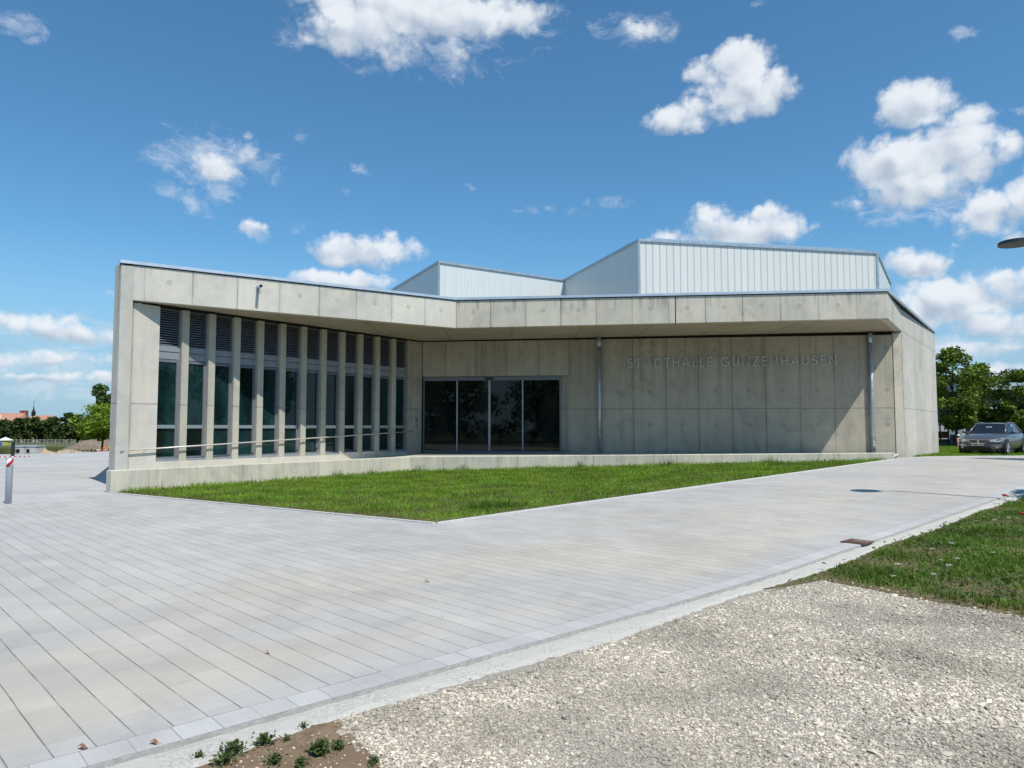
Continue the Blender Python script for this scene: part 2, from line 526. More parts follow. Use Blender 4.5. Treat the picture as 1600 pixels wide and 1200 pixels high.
def cladding(name, base, pitch, line):
    m, nt, b = new_mat(name, base, .38, 0, .45)
    uvn = nd(nt, 'ShaderNodeUVMap', uv_map='metres')
    s = nd(nt, 'ShaderNodeSeparateXYZ', {0: uvn}).node
    q = mth(nt, 'DIVIDE', s.outputs[0], pitch)
    fr = mth(nt, 'FRACT', q)
    edge = mth(nt, 'MULTIPLY', mth(nt, 'MINIMUM', fr, mth(nt, 'SUBTRACT', 1.0, fr)), pitch)
    ln = smooth(nt, edge, .010, .034, 1.0, 0.0)
    rnd = nd(nt, 'ShaderNodeTexWhiteNoise', {'W': mth(nt, 'FLOOR', q)}, noise_dimensions='1D')
    co = obj_co(nt)
    cell = noise(nt, vmul(nt, co, (9, 9, .3)), 1.0, 3)
    f = mth(nt, 'SUBTRACT', mth(nt, 'ADD', .975, mth(nt, 'MULTIPLY', rnd, .04)), mth(nt, 'MULTIPLY', ln, line))
    f = mth(nt, 'ADD', f, mth(nt, 'MULTIPLY', mth(nt, 'SUBTRACT', cell, .5), .12))
    rgb = nd(nt, 'ShaderNodeRGB'); rgb.node.outputs[0].default_value = (*base, 1)
    nt.links.new(scalec(nt, rgb, f), b.inputs['Base Color'])
    bump(nt, b, mth(nt, 'MULTIPLY', ln, 1.0), .4, .02)
    return m
M_clad = cladding('translucent_panel_cladding', (.70, .715, .68), .315, .34)
M_clad_s = cladding('narrow_panel_cladding', (.66, .69, .67), .20, .06)

# paving
def paving(name, dirx, course, length, tone, warm, q0=0.0, cross=.30):
    m, nt, b = new_mat(name, tone, .8, 0, .3)
    co = obj_co(nt)
    dx = Vector((*dirx, 0)).normalized()
    dy = Vector((-dx.y, dx.x, 0))
    # courses and stones are never dead straight
    wob = noise(nt, co, 1.3, 2)
    p = vdot(nt, co, dx)
    q = mth(nt, 'ADD', mth(nt, 'SUBTRACT', vdot(nt, co, dy), q0), mth(nt, 'MULTIPLY', mth(nt, 'SUBTRACT', wob, .5), .012))
    qr = mth(nt, 'DIVIDE', q, course)
    row = mth(nt, 'FLOOR', qr)
    fq = mth(nt, 'FRACT', qr)
    r1 = nd(nt, 'ShaderNodeTexWhiteNoise', {'W': row}, noise_dimensions='1D')
    pr = mth(nt, 'ADD', mth(nt, 'DIVIDE', p, length), mth(nt, 'MULTIPLY', r1, 7.0))
    col = mth(nt, 'FLOOR', pr)
    fp = mth(nt, 'FRACT', pr)
    r2 = nd(nt, 'ShaderNodeTexWhiteNoise', {0: nd(nt, 'ShaderNodeCombineXYZ', {0: row, 1: col})}, noise_dimensions='2D')
    eq = mth(nt, 'MULTIPLY', mth(nt, 'MINIMUM', fq, mth(nt, 'SUBTRACT', 1.0, fq)), course)
    ep = mth(nt, 'MULTIPLY', mth(nt, 'MINIMUM', fp, mth(nt, 'SUBTRACT', 1.0, fp)), length)
    jq = smooth(nt, eq, .0022, .0048, 1.0, 0.0)
    jp = smooth(nt, ep, .0012, .0036, cross, 0.0)
    fill = noise(nt, co, 5.0, 3)
    jq = mth(nt, 'MULTIPLY', jq, smooth(nt, fill, .3, .6, .40, .95))
    j = mth(nt, 'MAXIMUM', jq, mth(nt, 'MULTIPLY', jp, smooth(nt, r2, .3, .9, .3, 1.0)))
    big = noise(nt, co, .32, 4, .6)
    mid = noise(nt, co, 1.6, 6, .65)
    fine = noise(nt, co, 55.0, 6, .75)
    brushed = noise(nt, nd(nt, 'ShaderNodeCombineXYZ', {0: mth(nt, 'MULTIPLY', p, 60.0), 1: mth(nt, 'MULTIPLY', q, 3.0)}), 1.0, 3)
    dust = noise(nt, nd(nt, 'ShaderNodeCombineXYZ', {0: mth(nt, 'MULTIPLY', p, .55), 1: mth(nt, 'MULTIPLY', q, .22)}), 1.0, 5, .62, .4)
    spot = smooth(nt, noise(nt, co, 9.0, 4, .6), .66, .80)
    # loose sand lies along the middle of the lane, where it is driven on
    lx = vdot(nt, co, (LE.x, LE.y, 0)); ld = mth(nt, 'SUBTRACT', vdot(nt, co, (LN.x, LN.y, 0)), LN.dot(L0))
    band = mth(nt, 'MULTIPLY', smooth(nt, ld, .15, .9), smooth(nt, ld, 2.6, 5.0, 1.0, 0.0))
    wmask = mth(nt, 'MULTIPLY', smooth(nt, dust, .26, .72), mth(nt, 'MULTIPLY', mth(nt, 'ADD', band, .10), warm), clamp=True)
    f = mth(nt, 'ADD', .94, mth(nt, 'MULTIPLY', r2, .10))
    f = mth(nt, 'ADD', f, mth(nt, 'MULTIPLY', mth(nt, 'SUBTRACT', big, .5), .46))
    f = mth(nt, 'ADD', f, mth(nt, 'MULTIPLY', mth(nt, 'SUBTRACT', mid, .5), .36))
    worn = smooth(nt, noise(nt, co, .9, 7, .7, .6), .52, .72)
    f = mth(nt, 'SUBTRACT', f, mth(nt, 'MULTIPLY', worn, .12))
    f = mth(nt, 'ADD', f, mth(nt, 'MULTIPLY', mth(nt, 'SUBTRACT', fine, .5), .20))
    f = mth(nt, 'ADD', f, mth(nt, 'MULTIPLY', mth(nt, 'SUBTRACT', brushed, .5), .10))
    f = mth(nt, 'MULTIPLY', f, mth(nt, 'SUBTRACT', 1.0, mth(nt, 'MULTIPLY', j, .64)))
    cool = tone
    sand = (tone[0] * 1.09, tone[1] * 1.02, tone[2] * .91)
    colr = mixc(nt, wmask, cool, sand)
    colr = mixc(nt, mth(nt, 'MULTIPLY', mth(nt, 'MULTIPLY', spot, wmask), .55), colr, (.40, .27, .17))
    nt.links.new(scalec(nt, colr, f), b.inputs['Base Color'])
    bump(nt, b, mth(nt, 'SUBTRACT', mth(nt, 'MULTIPLY', fine, .15), j), .5, .006)
    return m
PD = (math.cos(R(-45.4)), math.sin(R(-45.4)))
M_pav = paving('concrete_paving_courses', PD, .177, .53, (.432, .417, .396), 1.0)
M_pav2 = paving('concrete_paving_forecourt', (math.cos(R(20)), math.sin(R(20))), .30, .60, (.445, .435, .418), .3)
M_border = paving('concrete_border_row', (LE.x, LE.y), .2, .205, (.462, .452, .435), .15, LN.dot(L0), 1.0)

def rough_ground(name, c1, c2, scale, c3=None, bs=.6, bd=.02):
    m, nt, b = new_mat(name, c1, .95, 0, .2)
    co = obj_co(nt)
    n1 = noise(nt, co, scale, 8, .7)
    n2 = noise(nt, co, scale * .12, 4, .6)
    col = mixc(nt, smooth(nt, n1, .35, .68), c1, c2)
    if c3: col = mixc(nt, smooth(nt, n2, .42, .62), col, c3)
    nt.links.new(col, b.inputs['Base Color'])
    bump(nt, b, n1, bs, bd)
    return m
M_strip = rough_ground('lean_concrete', (.40, .385, .345), (.61, .585, .53), 42, (.51, .49, .44), .8, .012)
M_soil = rough_ground('bare_soil', (.17, .115, .07), (.28, .20, .13), 18, (.21, .145, .095), .8, .02)
M_pedge = rough_ground('paver_edge', (.36, .355, .34), (.46, .455, .44), 20)
M_lawnsoil = rough_ground('lawn_soil', (.10, .085, .04), (.19, .145, .085), 14, (.12, .11, .045))
M_meadow = rough_ground('meadow', (.06, .085, .03), (.16, .15, .07), .6, (.11, .12, .045), .5, .2)
M_edging = rough_ground('edging_concrete', (.50, .50, .48), (.62, .62, .60), 12)

def gravel_mat():
    m, nt, b = new_mat('crushed_limestone_ground', (.5, .48, .42), .95, 0, .2)
    co = obj_co(nt)
    vo = nd(nt, 'ShaderNodeTexVoronoi', {'Vector': co, 'Scale': 75.0})
    vn = vo.node
    d = vn.outputs['Distance']; cc = vn.outputs['Color']
    s = nd(nt, 'ShaderNodeSeparateColor', {0: cc}).node
    n1 = noise(nt, co, .8, 4)
    col = mixc(nt, s.outputs[0], (.28, .245, .20), (.52, .46, .37))
    col = mixc(nt, smooth(nt, n1, .4, .65), col, (.37, .335, .285))
    f = smooth(nt, d, .35, .9, 1.0, .55)
    nt.links.new(scalec(nt, col, f), b.inputs['Base Color'])
    bump(nt, b, mth(nt, 'SUBTRACT', 1.0, d), .35, .004)
    return m
M_gravel = gravel_mat()

def island_mat(name, cols, rough=.85, spec=.25, trans=0.0, yel=False):
    """colour differs from piece to piece (stone to stone, leaf to leaf)"""
    m, nt, b = new_mat(name, cols[0], rough, 0, spec)
    g = nd(nt, 'ShaderNodeNewGeometry').node
    r = g.outputs['Random Per Island']
    ramp = nt.nodes.new('ShaderNodeValToRGB')
    els = ramp.color_ramp.elements
    while len(els) < len(cols): els.new(.5)
    for i, c in enumerate(cols):
        els[i].position = i / (len(cols) - 1)
        els[i].color = (*c, 1)
    nt.links.new(r, ramp.inputs[0])
    col = ramp.outputs[0]
    co = obj_co(nt)
    f = smooth(nt, noise(nt, co, 1.1, 3), .3, .7, .70, 1.30)
    col = scalec(nt, col, f)
    if yel: col = mixc(nt, smooth(nt, noise(nt, co, .75, 5, .65), .44, .68, 0, .55), col, vmul(nt, col, (1.45, 1.16, .9)))
    nt.links.new(col, b.inputs['Base Color'])
    if trans:
        out = nt.nodes['Material Output']
        tr = nd(nt, 'ShaderNodeBsdfTranslucent', {0: vmul(nt, col, (1.3, 1.5, .7))})
        mx = nd(nt, 'ShaderNodeMixShader', {0: trans, 1: b.outputs[0], 2: tr})
        nt.links.new(mx, out.inputs['Surface'])
    return m
M_stone = island_mat('limestone_chippings', [(.25, .22, .18), (.45, .395, .315), (.56, .49, .38), (.65, .575, .45), (.34, .30, .255), (.74, .68, .565)], .9)
M_grass = island_mat('lawn_grass', [(.085, .19, .010), (.135, .27, .016), (.20, .325, .030), (.10, .22, .012), (.27, .34, .07)], .6, .3, .3, True)
M_grass2 = island_mat('rough_grass', [(.062, .155, .014), (.10, .215, .024), (.16, .25, .036), (.08, .175, .018), (.23, .24, .085)], .65, .3, .3, True)
M_dry = island_mat('dry_grass', [(.20, .16, .07), (.28, .22, .10), (.15, .14, .05), (.10, .12, .03)], .8, .2, .2)
M_weed = island_mat('weed_leaf', [(.05, .09, .025), (.08, .12, .035), (.11, .14, .04), (.07, .10, .04)], .7, .3, .25)
M_mead = island_mat('meadow_grass', [(.06, .085, .025), (.11, .13, .04), (.19, .18, .08), (.08, .10, .03)], .8, .2, .2)
M_leaf_dk = island_mat('dark_foliage', [(.030, .052, .012), (.050, .080, .018), (.082, .115, .024), (.040, .066, .014)], .6, .3, .15)
M_leaf_md = island_mat('mid_foliage', [(.06, .10, .012), (.105, .16, .018), (.165, .22, .03), (.08, .13, .014)], .6, .3, .25)
M_leaf_lt = island_mat('bright_foliage', [(.12, .20, .014), (.18, .27, .022), (.25, .33, .035), (.14, .22, .018)], .6, .3, .3)
M_leaf_gy = island_mat('grey_green_foliage', [(.06, .11, .035), (.11, .165, .055), (.16, .215, .085)], .6, .3, .2)
M_bark = rough_ground('bark', (.055, .042, .032), (.11, .09, .07), 12)

# ------------------------------------------------------------------ ground
def terrain_z(x, y):
    p = V2(x, y) - L0
    d = p.dot(LN)
    right = ground(x, y) - .06
    left = -.10 - (max(0, min(y, 420) - 41) * .0172)
    if d < 4.7: w = 0.0
    else: w = max(0.0, min(1.0, (13.6 - x) / 1.0))
    if y < 2: w = 0.0
    z = right * (1 - w) + left * w
    return z

xs = np.unique(np.concatenate([np.linspace(-900, -60, 22), np.linspace(-60, -16, 23), np.linspace(-16, 26, 57), np.linspace(26, 70, 23), np.linspace(70, 900, 22)]))
ys = np.unique(np.concatenate([np.linspace(-120, -10, 12), np.linspace(-10, 46, 76), np.linspace(46, 120, 38), np.linspace(120, 1600, 50)]))
gv = [(x, y, terrain_z(x, y)) for y in ys for x in xs]
nx_ = len(xs)
gf = [(j * nx_ + i, j * nx_ + i + 1, (j + 1) * nx_ + i + 1, (j + 1) * nx_ + i) for j in range(len(ys) - 1) for i in range(nx_ - 1)]
terr = mesh_np('ground', np.array(gv), np.array(gf), M_meadow, smooth=True)
tag(terr, kind='structure')

LOW_END = (LR.x, LR.y)
seam = [(-9.55, 17.04), (-11.2, 10.0), (-12.6, 2.0), (-13.4, -6.2)]
main_poly = [lane(-15, 0.2), lane(36, 0.2), (34.5, 38.0), (28, 34.0), (22, 30.6), (18.2, 28.9), (16.0, 27.5), (14.7, 26.2), (12.6, 24.6), LOW_END, (APEX.x, APEX.y), (-9.55, 17.04)] + seam[1:]
sheet('paving', main_poly, 0.0, M_pav)
sheet('forecourt_paving', [(-9.55, 17.04), (-10.4, 18.9), (-16.0, 30.0), (-20, 37.0), (-23.9, 43.6), (-26.2, 41.5), (-33, 41.5), (-52, 41.0), (-52, -6.2)] + seam[:0:-1], 0.0, M_pav2)
sheet('border_paving', [lane(-15, 0.0), lane(36, 0.0), lane(36, .2), lane(-15, .2)], 0.004, M_border)
# the cut edge of the border row stands proud of the haunching
eb = MB()
for t0 in np.arange(-6, 30, 2.0):
    a, b2 = lane(t0, 0), lane(t0 + 2, 0)
    za, zb = ground(*a), ground(*b2)
    eb.quad((*a, za - .05), (*b2, zb - .05), (*b2, zb + .004), (*a, za + .004))
tag(eb.build('border_edge', M_pedge, recalc=False), kind='structure')
# rough lean-concrete haunching along the border
hv, hf = [], []
ts = np.arange(-6, 34, .07)
for i, t in enumerate(ts):
    wv = .22 + .05 * math.sin(t * 1.7) + rng.uniform(-.02, .02) + (.05 * max(0, min(1, (1.6 - t) / 2.5)))
    for k, d in enumerate((.0, -.06, -wv * .7, -wv)):
        p = lane(t + rng.uniform(-.02, .02), d)
        z = ground(*p) - (.028, .022, .026, .045)[k] + rng.uniform(-.004, .004)
        hv.append((*p, z))
for i in range(len(ts) - 1):
    for k in range(3):
        a = i * 4 + k
        hf.append((a, a + 1, a + 5, a + 4))
tag(mesh_np('kerb', np.array(hv), np.array(hf), M_strip), kind='structure')

# gravel, soil and rough grass beyond the kerb
G_EDGE = [lane(3.0, -.12), (3.2, 7.45), (3.55, 6.95), (3.75, 6.6), (4.05, 6.3), (4.35, 5.85), (5.0, 5.0), (6.2, 3.6), (8.0, 1.5)]
sheet('gravel', [lane(-3.2, -.12)] + G_EDGE + [(8.0, -6), (-1, -6)], -.040, M_gravel)
S_EDGE = [(-.80, 3.74), (-.66, 3.52), (-.56, 3.30), (-.45, 2.9), (-.2, 2.0)]
sheet('soil', [lane(-7, -.12), lane(-1.45, -.12)] + S_EDGE + [(-2.0, -1.0)], -.034, M_soil)
sheet('verge', [lane(3.0, -.12), lane(34, -.12), (40, 26), (40, -6), (8.0, -6)] + G_EDGE[:0:-1], -.036, M_lawnsoil)

# lawn between the low wall and the paving
def bary(p, a, b, c):
    v0, v1, v2 = b - a, c - a, p - a
    den = v0.x * v1.y - v1.x * v0.y
    s = (v2.x * v1.y - v1.x * v2.y) / den
    t = (v0.x * v2.y - v2.x * v0.y) / den
    return s, t
LWE = V2(12.3, 23.03)
def lawn_z(x, y):
    p = V2(x, y)
    s, t = bary(p, LK, LWE, APEX)
    if s >= 0:
        return .015 * (1 - s - t) + .51 * s + .0 * t
    return .015 * max(0, 1 - abs(s) * .2 - t)
lm = MB()
lm.add([(LP.x, LP.y, 0.004), (APEX.x, APEX.y, .004), (LK.x, LK.y, .015), (LWE.x, LWE.y, .512)], [(0, 1, 2), (1, 3, 2)])
tag(lm.build('lawn', M_lawnsoil), kind='structure')
ed = MB()
for a, b2 in (((LP.x, LP.y), (APEX.x, APEX.y)), ((APEX.x, APEX.y), (LR.x, LR.y))):
    a, b2 = V2(*a), V2(*b2)
    n = (b2 - a).normalized(); n = V2(n.y, -n.x)
    K = 12
    for i in range(K):
        p, q = a.lerp(b2, i / K), a.lerp(b2, (i + 1) / K)
        ed.prism([p, q, q + n * .07, p + n * .07], [ground(*p) - .06, ground(*q) - .06] * 1 + [ground(*q) - .06, ground(*p) - .06], [ground(*p) + .022, ground(*q) + .022, ground(*q) + .022, ground(*p) + .022])
tag(ed.build('lawn_edging', M_edging), kind='structure')

# terrace before the doors and the ramp up to it
tb = MB()
tb.add([(LK.x, LK.y, .5), (LR.x, LR.y, .60), (WR.x - .3, WR.y - .2, .60), (W1.x, W1.y, .53)], [(0, 1, 2, 3)])
tag(tb.build('terrace', M_plain, uv0=(0, 0)), kind='structure')
rb = MB()
rb.add([(LP.x, LP.y, .02), (LK.x, LK.y, .5), (W1.x, W1.y, .53), (W0.x, W0.y, .02)], [(0, 1, 2, 3)])
tag(rb.build('ramp', M_plain, uv0=(0, 0)), kind='structure')

# ------------------------------------------------------------------ the hall
hall = thing('concrete_hall', 'low grey concrete hall with deep roof overhang, slotted window wall and white upper storey', 'hall', (0, 25, 0))
ZS, ZR, ZT = 5.04, 5.13, 6.0     # underside of the overhang (left, right), top of the concrete

def wall(name, P, polyd, off0, off1, z0, z1, mat, uv0, bevel=0.0, parent=hall):
    mb = MB()
    wbox(mb, P, polyd[0], polyd[1], off0, off1, z0, z1)
    return mb.build(name, mat, parent, uv0=uv0, bevel=bevel)

# end wall and window wall
wall('end_wall', WP, (.30, 1.10), -.35, 0, -.3, 4.985, M_end, W0)
wall('end_pier', WP, (0, .297), -.35, .004, -.3, ZT, M_pier, W0)
mb = MB(); wbox(mb, WP, 1.10, 10.97, -.35, -.004, -.1, .60)
mb.build('window_upstand', M_wall_a, hall, uv0=W0)
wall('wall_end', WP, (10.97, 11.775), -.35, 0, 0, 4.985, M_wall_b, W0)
starts = [1.77 + .8364 * k for k in range(11)]
for d in starts:
    wall('pillar', WP, (d, d + .215), -.30, 0, .595, 4.975, M_pil, W0, bevel=.012)
mb = MB(); wbox(mb, WP, 1.0, 11.75, -.42, -.07, 4.965, 5.06)
mb.build('shadow_gap', M_dark, hall)

bays = [(1.10, starts[0])] + [(starts[k] + .215, starts[k + 1]) for k in range(10)] + [(starts[10] + .215, 10.97)]
for d0, d1 in bays:
    fb = MB()
    fo0, fo1 = -.21, -.135
    wbox(fb, WP, d0, d0 + .045, fo0, fo1, .66, 3.52)
    wbox(fb, WP, d1 - .075, d1, fo0, fo1, .66, 3.52)
    wbox(fb, WP, d0 + .045, d1 - .075, fo0, fo1 - .003, 3.43, 3.50)
    wbox(fb, WP, d0 + .045, d1 - .075, fo0, fo1 - .003, .66, .715)
    win = fb.build('window', M_frame, hall)
    tb_ = MB(); wbox(tb_, WP, d0 + .045, d1 - .075, fo0, fo1 + .012, 1.525, 1.625)
    tb_.build('transom', M_alu, win)
    p1 = MB(); wbox(p1, WP, d0 + .045, d1 - .075, -.20, -.175, 1.625, 3.43); p1.build('upper_pane', M_glass, win)
    p2 = MB(); wbox(p2, WP, d0 + .045, d1 - .075, -.20, -.175, .715, 1.525); p2.build('lower_pane', M_glass, win)
    pp = MB(); wbox(pp, WP, d0, d1, -.22, -.15, 3.52, 3.72); wbox(pp, WP, d0, d1, -.22, -.135, 3.735, 3.90)
    pp.build('blank_panel', M_panel, win)
    sl = MB()
    a = WP(d0, -.22, .60); sl.par(a, WP(d1, -.22, .60) - a, WP(d0, .0, .575) - WP(d0, -.22, .60) - Vector((0, 0, -.025)), (0, 0, .06))
    sl.build('sill', M_alu, win)
    lv = MB()
    wbox(lv, WP, d0, d0 + .035, -.24, -.135, 3.90, 4.965)
    wbox(lv, WP, d1 - .035, d1, -.24, -.135, 3.90, 4.965)
    wbox(lv, WP, d0 + .035, d1 - .035, -.24, -.137, 4.93, 4.965)
    for k in range(15):
        z = 3.915 + k * .068
        a = WP(d0 + .035, -.225, z + .035)
        lv.par(a, WP(d1 - .035, -.225, z + .035) - a, WP(d0, -.145, z) - WP(d0, -.225, z + .035), (0, 0, .014))
    lvo = lv.build('louvre', M_louv, win)
    bk = MB(); wbox(bk, WP, d0, d1, -.30, -.245, 3.9, 4.98); bk.build('louvre_back', M_dark, win)

# entrance wall with the doorway
DZ0, DZ1 = .55, 3.60
LB = (WR - W1).length
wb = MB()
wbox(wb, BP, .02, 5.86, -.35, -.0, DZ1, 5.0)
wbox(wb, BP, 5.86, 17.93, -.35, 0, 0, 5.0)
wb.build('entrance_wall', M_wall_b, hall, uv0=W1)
wall('corner_pier', BP, (17.955, LB - .02), -.33, .005, -.2, 5.06, M_fas_r, W1, bevel=.01)
mb = MB(); wbox(mb, BP, 17.6, 18.1, -.40, -.05, 0, 5.06); wbox(mb, BP, .1, 17.9, -.45, -.07, 4.96, 5.11)
mb.build('shadow_gap', M_dark, hall)

# sliding door
M_stile = simple('door_profile_grey', (.30, .33, .35), .4, .5)
door_f = MB()
wbox(door_f, BP, .03, 5.60, -.28, -.10, 3.43, 3.585)
wbox(door_f, BP, .03, .075, -.24, -.11, DZ0, 3.43)
wbox(door_f, BP, 5.535, 5.60, -.24, -.11, DZ0, 3.43)
wbox(door_f, BP, .075, 5.535, -.24, -.125, DZ0, .625)
door = door_f.build('sliding_door', M_frame, hall)
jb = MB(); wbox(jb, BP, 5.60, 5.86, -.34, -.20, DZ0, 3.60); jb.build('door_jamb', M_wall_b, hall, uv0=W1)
for c in (1.42, 2.735, 4.07):
    st = MB(); w = .045 if abs(c - 2.735) < .01 else .028
    wbox(st, BP, c - w, c + w, -.23, -.115, .625, 3.43)
    st.build('door_stile', M_stile, door)
for a0, a1 in ((.075, 1.392), (1.448, 2.69), (2.78, 4.042), (4.098, 5.535)):
    gl = MB(); wbox(gl, BP, a0, a1, -.19, -.165, .625, 3.43)
    gl.build('door_pane', M_glass_d, door)
se = MB(); wbox(se, BP, 2.56, 2.90, -.10, -.02, 3.45, 3.53); se.build('motion_sensor', M_black, door, bevel=.015)

# side wall, back walls
def S2(d, off, z): p = WR + S_ * d + NS * off; return Vector((p.x, p.y, z))
sw = MB(); wbox(sw, S2, 0.0, (SR - WR).length, -.35, 0, -.4, ZT)
sw.build('side_wall', M_fas_s, hall, uv0=WR)
back = MB()
outl = [SR, V2(22.3, 42), V2(10, 50), V2(-12, 46), V2(-16, 30), W0]
for p, q in zip(outl, outl[1:]):
    n = (q - p).normalized(); n = V2(-n.y, n.x)
    back.prism([p, q, q + n * .3, p + n * .3], -3.0, 5.97)
back.build('rear_wall', M_plain, hall, uv0=(0, 0))

# overhang: fascias mitred at the kink
def offline(p, q, o):
    n = (q - p).normalized(); n = V2(-n.y, n.x)
    return p + n * o, q + n * o
def isect(a, b, c, d):
    r, s = b - a, d - c
    t = ((c.x - a.x) * s.y - (c.y - a.y) * s.x) / (r.x * s.y - r.y * s.x)
    return a + r * t
FT = .24
SIDE_END = WR
i1 = offline(TL, TK, FT); i2 = offline(TK, TR, FT); i3 = offline(TR, SIDE_END, FT)
k12 = isect(*i1, *i2); k23 = isect(*i2, *i3)
dl = (TK - TL).normalized(); dr = (TR - TK).normalized()
F0 = TL + dl * .30
n1_ = V2(-dl.y, dl.x)
mb = MB(); mb.prism([F0, TK, k12, F0 + n1_ * FT], ZS, ZT); mb.build('fascia', M_fas_l, hall, uv0=TL, bevel=.008)
J = TK + dr * 7.55
nr = V2(-dr.y, dr.x)
zj = ZS + (ZR - ZS) * 7.55 / (TR - TK).length
mb = MB(); mb.prism([TK, J, J + nr * FT, k12], [ZS, zj, zj, ZS], ZT); mb.build('fascia', M_fas_r, hall, uv0=TK, bevel=.008)
J2 = J + dr * .03
mb = MB(); mb.prism([J2, TR, k23, J2 + nr * FT], [zj, ZR, ZR, zj], ZT); mb.build('fascia', M_fas_r, hall, uv0=TK, bevel=.008)
mb = MB(); mb.prism([J + nr * .06 - dr * .05, J2 + nr * .06 + dr * .05, J2 + nr * .2 + dr * .05, J + nr * .2 - dr * .05], ZS + .06, ZT - .02); mb.build('expansion_joint', M_dark, hall)
ds = (WR - TR).normalized()
E_ = WR - ds * .002
mb = MB(); mb.prism([TR, E_, offline(TR, E_, FT)[1], k23], ZR, ZT); mb.build('side_fascia', M_fas_s, hall, uv0=WR, bevel=.006)

# soffit of the overhang
so = MB()
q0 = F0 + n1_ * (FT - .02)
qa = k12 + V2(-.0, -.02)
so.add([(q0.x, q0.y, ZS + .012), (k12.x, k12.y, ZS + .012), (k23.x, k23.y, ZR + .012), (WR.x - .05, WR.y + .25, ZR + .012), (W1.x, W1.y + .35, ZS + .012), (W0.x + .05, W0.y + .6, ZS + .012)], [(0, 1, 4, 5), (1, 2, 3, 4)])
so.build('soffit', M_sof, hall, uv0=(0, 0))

# coping: a metal strip with a dark drip gap below it
def sweep(path, o0, o1, z0, z1):
    """a strip following a plan polyline, between two sideways offsets (positive inward)"""
    mb = MB()
    segs = list(zip(path, path[1:]))
    def line(i, o): return offline(segs[i][0], segs[i][1], o)
    def corner(i, o):
        if i == 0: return line(0, o)[0]
        if i == len(segs): return line(len(segs) - 1, o)[1]
        return isect(*line(i - 1, o), *line(i, o))
    for i in range(len(segs)):
        mb.prism([corner(i, o0), corner(i + 1, o0), corner(i + 1, o1), corner(i, o1)], z0, z1)
    return mb
cpath = [TL - dl * .03, TK, TR, SR]
sweep(cpath, .03, .30, ZT - .03, ZT + .03).build('coping_gap', M_dark, hall)
sweep(cpath, -.045, .36, ZT + .03, ZT + .115).build('coping', M_coping, hall)
rf = MB()
rf.prism([TL + V2(.35, .3), TK + V2(.0, .35), TR + V2(-.3, .35), SR + V2(-.5, .0), V2(22.0, 41.8), V2(10, 49.7), V2(-11.8, 45.7), V2(-15.7, 30)], 5.70, 5.80)
rf.build('flat_roof', M_roof, hall)

# white upper storey, folded in plan
ZH = 9.48
HP = [V2(-7.01, 41.01), V2(-3.51, 33.83), V2(2.85, 38.13), V2(5.40, 29.86), V2(16.67, 32.07), V2(20.9, 38.9), V2(17.0, 46.5), V2(-5, 45.5)]
nH = len(HP)
cen = sum(HP, V2(0, 0)) / nH
upper_names = ['shaded_cladding', 'front_cladding', 'shaded_cladding', 'front_cladding', 'side_cladding', 'rear_cladding', 'rear_cladding', 'rear_cladding']
for i in range(nH):
    p, q = HP[i], HP[(i + 1) % nH]
    n = (q - p).normalized(); n = V2(-n.y, n.x)
    mb = MB()
    mb.quad((p.x, p.y, 5.7), (q.x, q.y, 5.7), (q.x, q.y, ZH), (p.x, p.y, ZH))
    mb.build(upper_names[i], M_clad if i == 3 else M_clad_s, hall, uv0=p, recalc=False)
mb = MB()
mb.add([(p.x, p.y, ZH - .03) for p in HP], [tuple(range(nH))])
mb.build('upper_roof', M_roof, hall)
# corner and eaves trims
for p in HP[:6]:
    mb = MB(); mb.box(p.x - .05, p.x + .05, p.y - .05, p.y + .05, 5.7, ZH); mb.build('corner_trim', M_zinc, hall)
up = HP + [HP[0]]
sweep(up[:7], -.06, .30, ZH - .02, ZH + .09).build('eaves_trim', M_zinc, hall)
d34 = (HP[4] - HP[3]).normalized(); n34 = V2(-d34.y, d34.x)
a, b2 = HP[3] + d34 * .35 + n34 * .10, HP[4] - d34 * .45 + n34 * .10
mb = MB()
mb.prism([a, b2, b2 + n34 * 1.6, a + n34 * 1.6], ZH + .092, [ZH + .19, ZH + .19, ZH + .16, ZH + .16])
mb.build('roof_ridge', M_alu, hall)

# rain pipes, overflow spout, intercom
for d in (7.10, 17.12):
    mb = MB()
    mb.tube([BP(d, .13, .55), BP(d, .13, 4.72)], .068, 16)
    mb.tube([BP(d, .13, 4.70), BP(d, .13, 5.06)], .083, 16)
    pipe = mb.build('rain_pipe', M_zinc, hall, smooth=True)
    cl = MB()
    for z in (1.25, 2.9):
        cl = MB(); cl.tube([BP(d, .13, z), BP(d, .13, z + .03)], .077, 16)
        cl.build('pipe_clamp', M_zinc, pipe)
    if d > 10:
        ac = MB(); ac.tube([BP(d, .13, .92), BP(d, .235, .92)], .055, 14); ac.build('access_cap', M_alu, pipe)
        ac = MB(); ac.tube([BP(d, .19, .74), BP(d, .215, .74)], .03, 12); ac.build('drain_hole', M_black, pipe)
sp = TK - dl * 6.77
on = V2(dl.y, -dl.x)
mb = MB()
mb.tube([(sp.x - on.x * .02, sp.y - on.y * .02, 5.74), (sp.x + on.x * .36, sp.y + on.y * .36, 5.735)], .045, 14, caps=False)
mb.tube([(sp.x + on.x * .36, sp.y + on.y * .36, 5.735), (sp.x - on.x * .02, sp.y - on.y * .02, 5.74)], .038, 14, caps=False)
mb.tube([(sp.x, sp.y, 5.74), (sp.x + on.x * .012, sp.y + on.y * .012, 5.74)], .07, 14)
spo = mb.build('overflow_spout', M_zinc, hall, recalc=False)
mb = MB(); mb.tube([(sp.x + on.x * .30, sp.y + on.y * .30, 5.735), (sp.x + on.x * .31, sp.y + on.y * .31, 5.735)], .037, 14); mb.build('spout_bore', M_black, spo)
